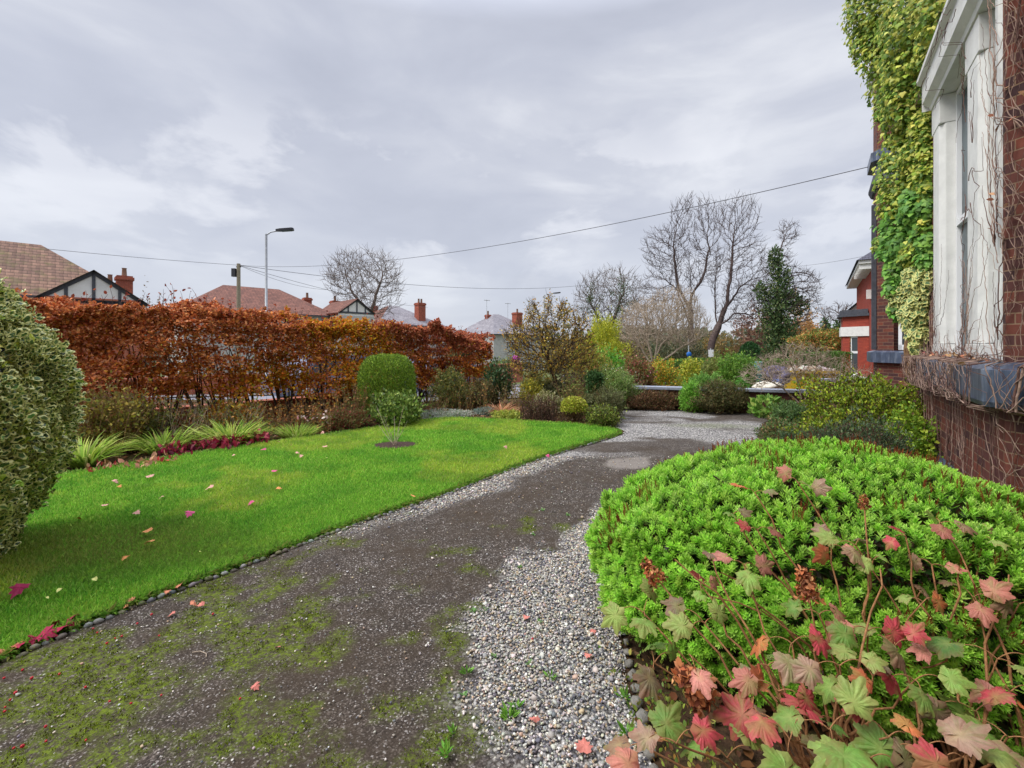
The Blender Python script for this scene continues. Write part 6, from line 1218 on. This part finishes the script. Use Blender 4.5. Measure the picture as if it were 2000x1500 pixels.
hedgebox('privet_hedge', 'clipped green hedge running behind the yellow bush beyond the neighbouring garden', 1300, 1555, 23, 703, 740, 1.0, hx((92, 128, 46), (74, 108, 42), (112, 146, 60)), 16000, .06)
hedgebox('privet_hedge', 'tall smooth green hedge between the skip and the red brick house', 1560, 1650, 25, 689, 740, 1.2, hx((84, 124, 46), (70, 104, 40), (104, 144, 58)), 11000, .06)
shrub('domed_topiary', 'smooth dark green dome of clipped yew behind the green hedge', 'topiary', 1464, 24.5, 46, 668, hx((44, 84, 40), (56, 100, 48), (36, 68, 34)), 7000, .06, T_NAR, c0=.3, e=2.2, lump=.03, shd=.05)
shrub('autumn_maple', 'spreading green and orange maple behind the skip', 'tree', 1605, 36, 110, 642, hx((190, 132, 74), (206, 150, 84), (122, 140, 62), (140, 150, 70), (96, 116, 52)), 7000, .12, T_OVAL, c0=.7, e=2.2, lump=.3, lf=3, shd=.25, hole=.34, lift=.6)
shrub('dark_shrub', 'dark leafy bush behind the skip below the maple', 'shrub', 1590, 30, 70, 680, hx((70, 66, 62), (60, 78, 46)), 2000, .08, T_OVAL, shd=.3)

# ---------------------------------------------------------------- trees
def ell(c, r, n, e=2., inner=.25):
    u = rnd(n); rr = rng.random(n)**(1/3)*(1-inner)+inner*rng.random(n)**.2; return np.array(c)+u*rr[:, None]*np.array(r)
def bare_tree(name, label, d, trunk_px, blobs, n, step, r0, rmax, m=M_BARK, kill=1.35, infl=9, twig=2, twl=.7, twr=.012, trop=(0, 0, .12), extra=(), dz=None, k=4, twup=.35, leaves=None, ivy_=None, cat='tree', jit=.15, base=None):
    """trunk_px: polyline in photo pixels at distance d; blobs: (px, py, rx_px, ry_px, weight)"""
    n = int(n*2.3); step *= .85; twr *= 1.5; g = float(gz(0, d)); s = d/FP
    def tp(pl, off=0):
        q = np.array([[X(px, d), d+off, max(Z(py, d), g-.05)] for px, py in pl]); L_ = np.r_[0, np.cumsum(np.linalg.norm(np.diff(q, axis=0), axis=1))]; t_ = np.arange(0, L_[-1], step); return np.stack([np.interp(t_, L_, q[:, i]) for i in range(3)], 1)
    tr = tp(trunk_px); tr[0, 2] = g; t = thing(name, label, cat, (tr[0, 0], d, g)); ex = []
    for (frac, pl, off) in extra:
        q = tp(pl, off); i = int(np.argmin(np.linalg.norm(tr-q[0], axis=1))); ex.append((i, q[1:]))
    att = np.concatenate([ell((X(px, d), d, Z(py, d)), (rx*s, (dz or rx*s), ry*s), int(n*w)) for px, py, rx, ry, w in blobs])
    nodes, par = colonize([list(tr)]+ex, att, step, infl*step, kill*step, 120, trop, jit)
    V, F, r, acc = skeleton_mesh(nodes, par, r0, rmax, 2.25, k, twig, twl, twr, twup); npmesh('branches', V, F, m, t)
    if leaves:
        pal, sz, cnt, T = leaves[:4]; i = np.where(acc < 5)[0]; i = rng.choice(i, cnt); q = nodes[i]+rng.normal(size=(cnt, 3))*twl*.45; V, F, C = leafset(q, rnd(cnt), T, sz, pal, up=-.2, nj=1); npmesh('leaves', V, F, M_LEAF, t, col=C)
    if ivy_:
        pal, sz, cnt, rad = ivy_; big = np.where((acc >= np.quantile(acc, .90)))[0]; i = rng.choice(big, cnt); q = nodes[i]+rnd(cnt)*rad*rng.random((cnt, 1))**.5+rng.normal(size=(cnt, 3))*step*.3; V, F, C = leafset(q, norm(q-nodes[i]), T_OVAL, sz, pal); npmesh('ivy_leaves', V, F, M_LEAF, t, col=C)
    return t
IVP = hx((62, 92, 42), (78, 108, 48), (50, 76, 38))
bare_tree('bare_ash', 'bare spreading tree behind the hedge between the red and grey roofed houses', 52, [(724, 720), (722, 640), (722, 600)], [(712, 545, 78, 58, 1), (690, 560, 55, 50, .3), (745, 570, 42, 55, .35)], 1300, .55, .014, .36, M_BARK, infl=12, twig=2, twl=.9, twr=.013, extra=((0, [(722, 640), (700, 590), (680, 560)], .5), (0, [(723, 620), (740, 570), (750, 540)], -.5)))
bare_tree('bare_tree', 'rounded bare tree with ivied trunk left of the tallest trees', 46, [(1186, 720), (1186, 660), (1184, 620)], [(1190, 580, 72, 58, 1), (1150, 610, 40, 40, .4), (1225, 600, 40, 50, .35)], 1300, .5, .014, .32, M_BARK, infl=12, twig=2, twl=.8, twr=.012, ivy_=(IVP, .12, 2600, .35), extra=((0, [(1186, 650), (1165, 610), (1155, 590)], .5), (0, [(1186, 650), (1205, 600), (1215, 575)], -.5)))
bare_tree('tall_bare_tree', 'tall bare tree with forked upright limbs, left of the two tallest', 50, [(1350, 735), (1350, 640), (1349, 560), (1349, 520)], [(1350, 440, 48, 62, 1), (1300, 490, 50, 52, .7), (1345, 520, 70, 50, .4), (1290, 560, 45, 35, .3), (1385, 440, 28, 55, .35)], 1900, .5, .014, .36, M_BARKD, infl=11, twig=2, twl=.75, twr=.012, extra=((0, [(1350, 600), (1330, 560), (1322, 500), (1320, 470)], .8), (0, [(1350, 580), (1370, 530), (1380, 480)], -.8), (0, [(1350, 640), (1335, 590), (1325, 565), (1300, 545)], .3)), trop=(0, 0, .3), jit=.1, kill=1.6)
bare_tree('tall_bare_tree', 'tall leaning bare tree, right of the two tallest, with a bent trunk', 47, [(1383, 735), (1390, 665), (1402, 640), (1418, 600), (1427, 540), (1432, 470)], [(1440, 430, 45, 50, 1), (1445, 500, 50, 50, .6), (1460, 570, 48, 60, .6), (1440, 610, 50, 35, .4), (1405, 560, 25, 50, .3), (1488, 540, 25, 45, .25)], 1900, .48, .014, .40, M_BARKD, infl=11, twig=2, twl=.7, twr=.011, extra=((0, [(1402, 640), (1400, 590), (1402, 540), (1400, 500)], .5), (0, [(1420, 600), (1450, 560), (1470, 545)], .4), (0, [(1404, 636), (1430, 612), (1460, 615), (1475, 640)], -.4)), trop=(0, 0, .3), jit=.1, kill=1.6)
bare_tree('ivy_clad_tree', 'tree wrapped in dark ivy with bare twisted top branches', 44, [(1517, 730), (1517, 640), (1520, 560), (1522, 490), (1535, 455)], [(1540, 455, 22, 26, .35), (1520, 520, 30, 40, .4), (1560, 560, 42, 38, .5), (1545, 600, 50, 50, .4), (1490, 580, 26, 50, .3)], 900, .42, .016, .4, M_BARKD, infl=11, twig=3, twl=.6, twr=.011, extra=((0, [(1518, 600), (1540, 560), (1556, 520)], .3),))
for (nm, lb, px, yt, w, d, h0, e_) in (('ivy_column', 'dense dark ivy column covering the trunk of the twisted tree', 1517, 488, 54, 43.3, .45, 1.5),):
    q = []; 
    for (py, r_, *ox) in ((500, 9), (520, 12), (545, 15), (575, 19), (605, 24), (635, 27), (660, 28), (685, 30), (705, 28), (720, 26), (585, 13, 26), (598, 12, 40), (570, 9, -22)):
        n = int(260+r_*r_*1.5); u = rnd(n); u = u*(1+1.5*(fbm(u*2+py, 2.2, 3)-.5))[:, None]*rng.uniform(.5, 1.15, (n, 1)); q.append((P(px+rng.normal()*4+(ox[0] if ox else 0), py, d)+u*np.array([r_*1.2, r_, 19])*d/FP, u))
    t = thing(nm, lb, 'climbing plant', (X(px, d), d, float(gz(0, d)))); p = np.concatenate([a_ for a_, _ in q]); nr = norm(np.concatenate([b_ for _, b_ in q])); V, F, C = leafset(p, nr, T_OVAL, .20, hx((72, 98, 54), (92, 116, 64), (56, 78, 46), (116, 128, 80))); npmesh('foliage', V, F, M_LEAF, t, col=C)
bare_tree('pale_magnolia', 'wide pale stemmed bare tree with many fanning branches before the tall trees', 26, [(1275, 760), (1275, 700)], [(1290, 625, 82, 48, 1), (1250, 640, 50, 40, .4), (1340, 640, 50, 42, .4), (1320, 590, 45, 28, .3)], 1300, .26, .010, .11, M_BARKP, infl=16, twig=3, twl=.42, twr=.008, extra=((0, [(1275, 712), (1250, 670), (1235, 640)], .4), (0, [(1275, 710), (1300, 670), (1325, 640)], .3), (0, [(1275, 708), (1280, 660), (1290, 620)], -.4), (0, [(1275, 712), (1262, 660), (1262, 610)], -.2), (0, [(1276, 712), (1320, 685), (1360, 660)], -.3)), twup=.5)
bare_tree('pale_shrub', 'pale bare spreading shrub in front of the skip', 10.2, [(1570, 800), (1570, 788)], [(1530, 720, 60, 34, .8), (1600, 720, 66, 36, .9), (1565, 700, 60, 34, .6), (1660, 735, 36, 24, .3), (1480, 735, 34, 24, .3)], 520, .085, .0035, .022, M_BARKP, infl=14, twig=2, twl=.13, twr=.0028, dz=.5, extra=((0, [(1570, 790), (1530, 758), (1500, 742)], .1), (0, [(1570, 790), (1610, 755), (1650, 735)], -.1), (0, [(1570, 790), (1560, 740), (1548, 710)], .05), (0, [(1570, 790), (1590, 745), (1600, 705)], 0.05)), cat='shrub', trop=(0, 0, .05), jit=.3)
bare_tree('apple_tree', 'small apple tree with sparse yellow brown leaves by the gap in the beds', 11.8, [(1086, 800), (1082, 740), (1072, 700)], [(1050, 645, 40, 36, .5), (1085, 690, 66, 46, .8), (1030, 700, 44, 46, .5), (1130, 690, 36, 50, .45), (1005, 655, 22, 26, .2), (1100, 612, 16, 26, .2), (1040, 605, 10, 18, .1), (1072, 600, 8, 22, .08), (1128, 630, 18, 16, .12)], 900, .12, .0045, .055, M_STEMD, infl=12, twig=2, twl=.18, twr=.0035, leaves=(hx((196, 158, 60), (176, 132, 56), (150, 140, 62), (130, 110, 56), (206, 178, 76)), .05, 5600, T_OVAL), dz=.7, jit=.25)
# background scrub and far trees
bare_tree('far_tree', 'narrow ivy clad trunk far behind the maple, leftmost of the far pair', 75, [(1612, 705), (1612, 625)], [(1612, 612, 12, 16, 1)], 160, .6, .03, .3, M_BARKD, twig=2, twl=.8, twr=.02, ivy_=(IVP, .25, 1500, .7))
bare_tree('far_tree', 'taller ivy clad trunk far behind the maple, right of the far pair', 70, [(1640, 705), (1640, 618)], [(1640, 612, 26, 22, 1)], 300, .6, .03, .3, M_BARKD, twig=2, twl=.8, twr=.02, ivy_=(IVP, .25, 2600, .8))
bare_tree('far_tree', 'faint bare tree crown beside the red brick house', 78, [(1664, 705), (1664, 625)], [(1664, 612, 14, 20, 1)], 200, .7, .03, .3, M_BARKD, twig=2, twl=.9, twr=.02)
def scrub(name, label, px, d, w, yt, pal, n, seed, leaf=.16, **k): shrub(name, label, 'tree', px, d, w, yt, pal, n, leaf, T_OVAL, c0=.45, lump=.3, lf=2.8, seed=seed, shd=.35, hole=k.pop('hole', .38), ns=50, sm=M_BARKD, **k)
scrub('russet_tree', 'pale russet tree behind the domed topiary', 1490, 48, 110, 590, hx((176, 130, 110), (150, 110, 92), (190, 150, 120)), 2600, 5, hole=.5)
scrub('golden_tree', 'golden tan leaved tree right of the ivy covered tree', 1560, 52, 76, 590, hx((196, 150, 96), (178, 136, 84), (206, 168, 110)), 3600, 6, hole=.44)
scrub('olive_tree_mass', 'olive and tan tree below the tall bare trees', 1400, 50, 100, 652, hx((150, 128, 76), (128, 120, 66), (170, 140, 84)), 4200, 7, hole=.36)
scrub('dark_shrub', 'dark green scrub behind the pale fanning tree', 1330, 42, 130, 668, hx((84, 88, 58), (100, 96, 64), (66, 76, 48)), 5200, 8, hole=.34)
scrub('brown_scrub', 'brown twiggy scrub between the golden conifer and the pale fanning tree', 1225, 38, 80, 655, hx((140, 116, 84), (120, 104, 74), (104, 104, 62)), 3000, 9)
scrub('brown_scrub', 'grey brown scrub filling behind the apple tree', 1110, 40, 110, 655, hx((130, 112, 86), (110, 100, 76), (120, 116, 70)), 3000, 10)
scrub('street_tree', 'small bare brown tree in front of the mossy roofed house chimneys', 290, 34, 90, 585, hx((150, 130, 110), (130, 116, 96)), 500, 11, leaf=.08, hole=.5)
scrub('garden_hedge_mass', 'mixed green garden trees across the road beside the white house', 905, 60, 70, 652, hx((120, 128, 76), (140, 130, 84), (96, 104, 60)), 2600, 12)
scrub('far_shrubs', 'green shrubs in the white house front garden left of the sale board', 985, 38, 60, 700, hx((90, 120, 66), (110, 140, 80), (150, 140, 80)), 2200, 13, leaf=.1)
# distant belt of trees along the horizon
def belt():
    V, F, C, o = [], [], [], 0; parts = []
    for i in range(150):
        a_ = rng.uniform(-62, 62); dd = rng.uniform(130, 260); x, y = dd*math.sin(R(a_)), dd*math.cos(R(a_)); h = rng.uniform(5, 10); w = rng.uniform(6, 14); g = -2.4; n = 260
        u = rnd(n); u[:, 2] = np.abs(u[:, 2]); q = u*(1+.4*(fbm(u*2+i, 1.5, 3)-.5))[:, None]*np.array([w, w*.6, h])+np.array([x, y, g]); parts.append(leafset(q, u, T_OVAL, 1.7, hx((104, 110, 84), (126, 118, 92), (92, 100, 74), (140, 124, 98))))
    V, F, C = join(parts); tag(npmesh('distant_woods', V, F, M_LEAF, col=C), 'hazy belt of distant brown and green trees on the horizon', 'trees', kind='stuff')
belt()

# ---------------------------------------------------------------- sapling in the round bed
sp = thing('bare_sapling', 'leafless young shrub growing from the round soil bed in the lawn', 'shrub', (BED[0], BED[1], LZ)); A = []
for (px, py, dd) in ((735, 792, .1), (748, 812, -.1), (757, 832, .05), (770, 812, .15), (789, 792, 0), (796, 822, -.1), (764, 850, -.1), (780, 838, .1), (740, 830, .2)):
    tip = P(px, py, BED[1]+dd); b0 = np.array([BED[0]+rng.normal()*.02, BED[1], LZ]); m1 = b0*.55+tip*.45+np.array([0, 0, -.02])+rng.normal(size=3)*.012; pts = [(1-w)**2*b0+2*w*(1-w)*m1+w*w*tip for w in np.linspace(0, 1, 7)]; A.append(path_edges(pts, np.linspace(.006, .0022, 7)))
    for j in range(2): q = pts[4+j]; A.append(path_edges([q, q+np.array([rng.normal()*.04, rng.normal()*.04, .06])], [.002, .0012]))
V, F = tubes_edges(*[np.concatenate([a_[i] for a_ in A]) for i in range(4)], 4); npmesh('stems', V, F, M_BARKP, sp)
# ---------------------------------------------------------------- fallen leaves: one mesh per look, copied
def leafproto(nm, colr, size, T=None, curl=.5):
    T = T or oak(); V = T[0].copy(); V[:, 2] += curl*(V[:, 0]**2)+.12*np.sin(V[:, 1]*4+1); V = V*size; V[:, 2] -= V[:, 2].min(); me = bpy.data.meshes.new(nm); me.from_pydata(V.tolist(), [], T[1].tolist()); me.materials.append(mat(nm+' colour', vary(tuple(colr), 40, .25), rough=.6)); return me
def fallen(nm, label, group, me, pts, z0, smin=.8):
    for (px, py, *s) in pts:
        x, y = G(px, py); o = bpy.data.objects.new(nm, me); COL.objects.link(o); k = .78*(s[0] if s else 1)*rng.uniform(smin, 1.15); o.scale = (k, k, k); o.location = (x, y, z0); o.rotation_euler = (rng.normal()*.25, rng.normal()*.25, rng.uniform(0, 6.28)); tag(o, label, 'fallen leaf', group)
GL = 'leaves fallen on the lawn'; zL = LZ+.034
fallen('fallen_leaf', 'pale pink fallen leaf lying on the lawn grass', GL, leafproto('pink leaf', lin(214, 160, 146), .085), [(218, 954), (294, 946), (416, 967, 1.1), (204, 1005), (264, 1018, .8), (518, 858, 1.2), (541, 862), (635, 884), (578, 896, .8), (590, 900, .8), (545, 874), (460, 900, .9), (633, 853), (320, 985, .6), (985, 882)], zL)
fallen('fallen_leaf', 'magenta pink fallen leaf lying on the lawn grass', GL, leafproto('magenta leaf', lin(206, 84, 130), .08), [(374, 1017), (497, 996), (535, 935, 1.1), (518, 890), (1068, 900)], zL)
fallen('fallen_leaf', 'orange tan fallen leaf lying on the lawn grass', GL, leafproto('orange leaf', lin(222, 150, 90), .08), [(292, 1058, 1.1), (298, 1079, 1.2), (252, 1108), (540, 970, .9), (148, 1030, .7), (232, 963, .7), (740, 938, .6), (805, 985, 1.)], zL)
fallen('fallen_leaf', 'pale yellow fallen leaf lying on the lawn grass', GL, leafproto('yellow leaf', lin(206, 206, 124), .055, T_OVAL), [(184, 1153, 1.3), (120, 1174, 1.), (388, 1098, .7), (640, 905, .6), (700, 880, .6), (90, 1190, .7)], zL)
fallen('crimson_leaf', 'large crimson fallen leaf lying on the grass below the holly', None, leafproto('crimson leaf', lin(150, 36, 74), .12), [(52, 1172, 1.)], zL+.01)
fallen('crimson_leaf', 'crimson fallen leaf in the row where the lawn meets the drive at the left', 'crimson leaves along the lawn edge', leafproto('crimson edge leaf', lin(164, 38, 72), .075), [(138, 1226), (98, 1240, 1.3), (80, 1256, 1.2), (62, 1262, 1.1), (48, 1272, 1.2), (112, 1250), (128, 1236, .8)], .03)
fallen('salmon_leaf', 'salmon orange fallen leaf in the row where the lawn meets the drive at the left', 'salmon leaves along the lawn edge', leafproto('salmon leaf', lin(206, 130, 98), .06), [(10, 1285), (25, 1278, 1.2), (35, 1283), (258, 1185, .9), (330, 1165, .8), (340, 1158, .8), (352, 1155), (250, 1195, .7), (370, 1192, .9)], .03)
fallen('salmon_leaf', 'small pinkish fallen leaf lying on the tarmac or gravel of the drive', 'pink leaves on the drive', leafproto('drive leaf', lin(206, 124, 110), .055), [(398, 1190), (342, 1207), (496, 1350, .8), (1030, 1215, .8), (1048, 1425), (1150, 1290, .9), (1140, 1485, 1.3), (1160, 1240, .7), (545, 1275, .6)], .022)
bm = bmesh.new(); bmesh.ops.create_uvsphere(bm, u_segments=8, v_segments=6, radius=.006); me = bpy.data.meshes.new('berry'); bm.to_mesh(me); bm.free()
for p_ in me.polygons: p_.use_smooth = True
me.materials.append(mat('red berry skin', vary(L3(186, 44, 52), 90, .25), rough=.35))
for (px, py) in [(296, 1208), (225, 1255), (238, 1251), (209, 1265), (311, 1250), (416, 1207), (116, 1326), (167, 1352), (214, 1380), (256, 1384), (315, 1368), (469, 1375), (89, 1430), (90, 1459), (44, 1469), (168, 1457), (27, 1473), (9, 1400), (20, 1377), (44, 1318), (8, 1334), (30, 1363), (182, 1236), (268, 1226), (190, 1244), (62, 1334), (10, 1392), (1040, 1256)]:
    x, y = G(px, py); o = bpy.data.objects.new('berry', me); COL.objects.link(o); o.location = (x, y, .024); o.rotation_euler = (rng.random(), rng.random(), rng.random()*6); k = rng.uniform(.7, 1.2); o.scale = (k*1.2, k, k); tag(o, 'small red fallen berry lying on the mossy tarmac', 'berry', 'red berries on the drive')
x, y = G(392, 1285); tag(tubeobj('twig', [(x-.05, y+.01, .022), (x-.01, y+.012, .027), (x+.03, y-.002, .024), (x+.045, y-.025, .022)], .0022, M_BARKP, None, 5), 'thin pale curved twig lying on the mossy tarmac', 'twig')
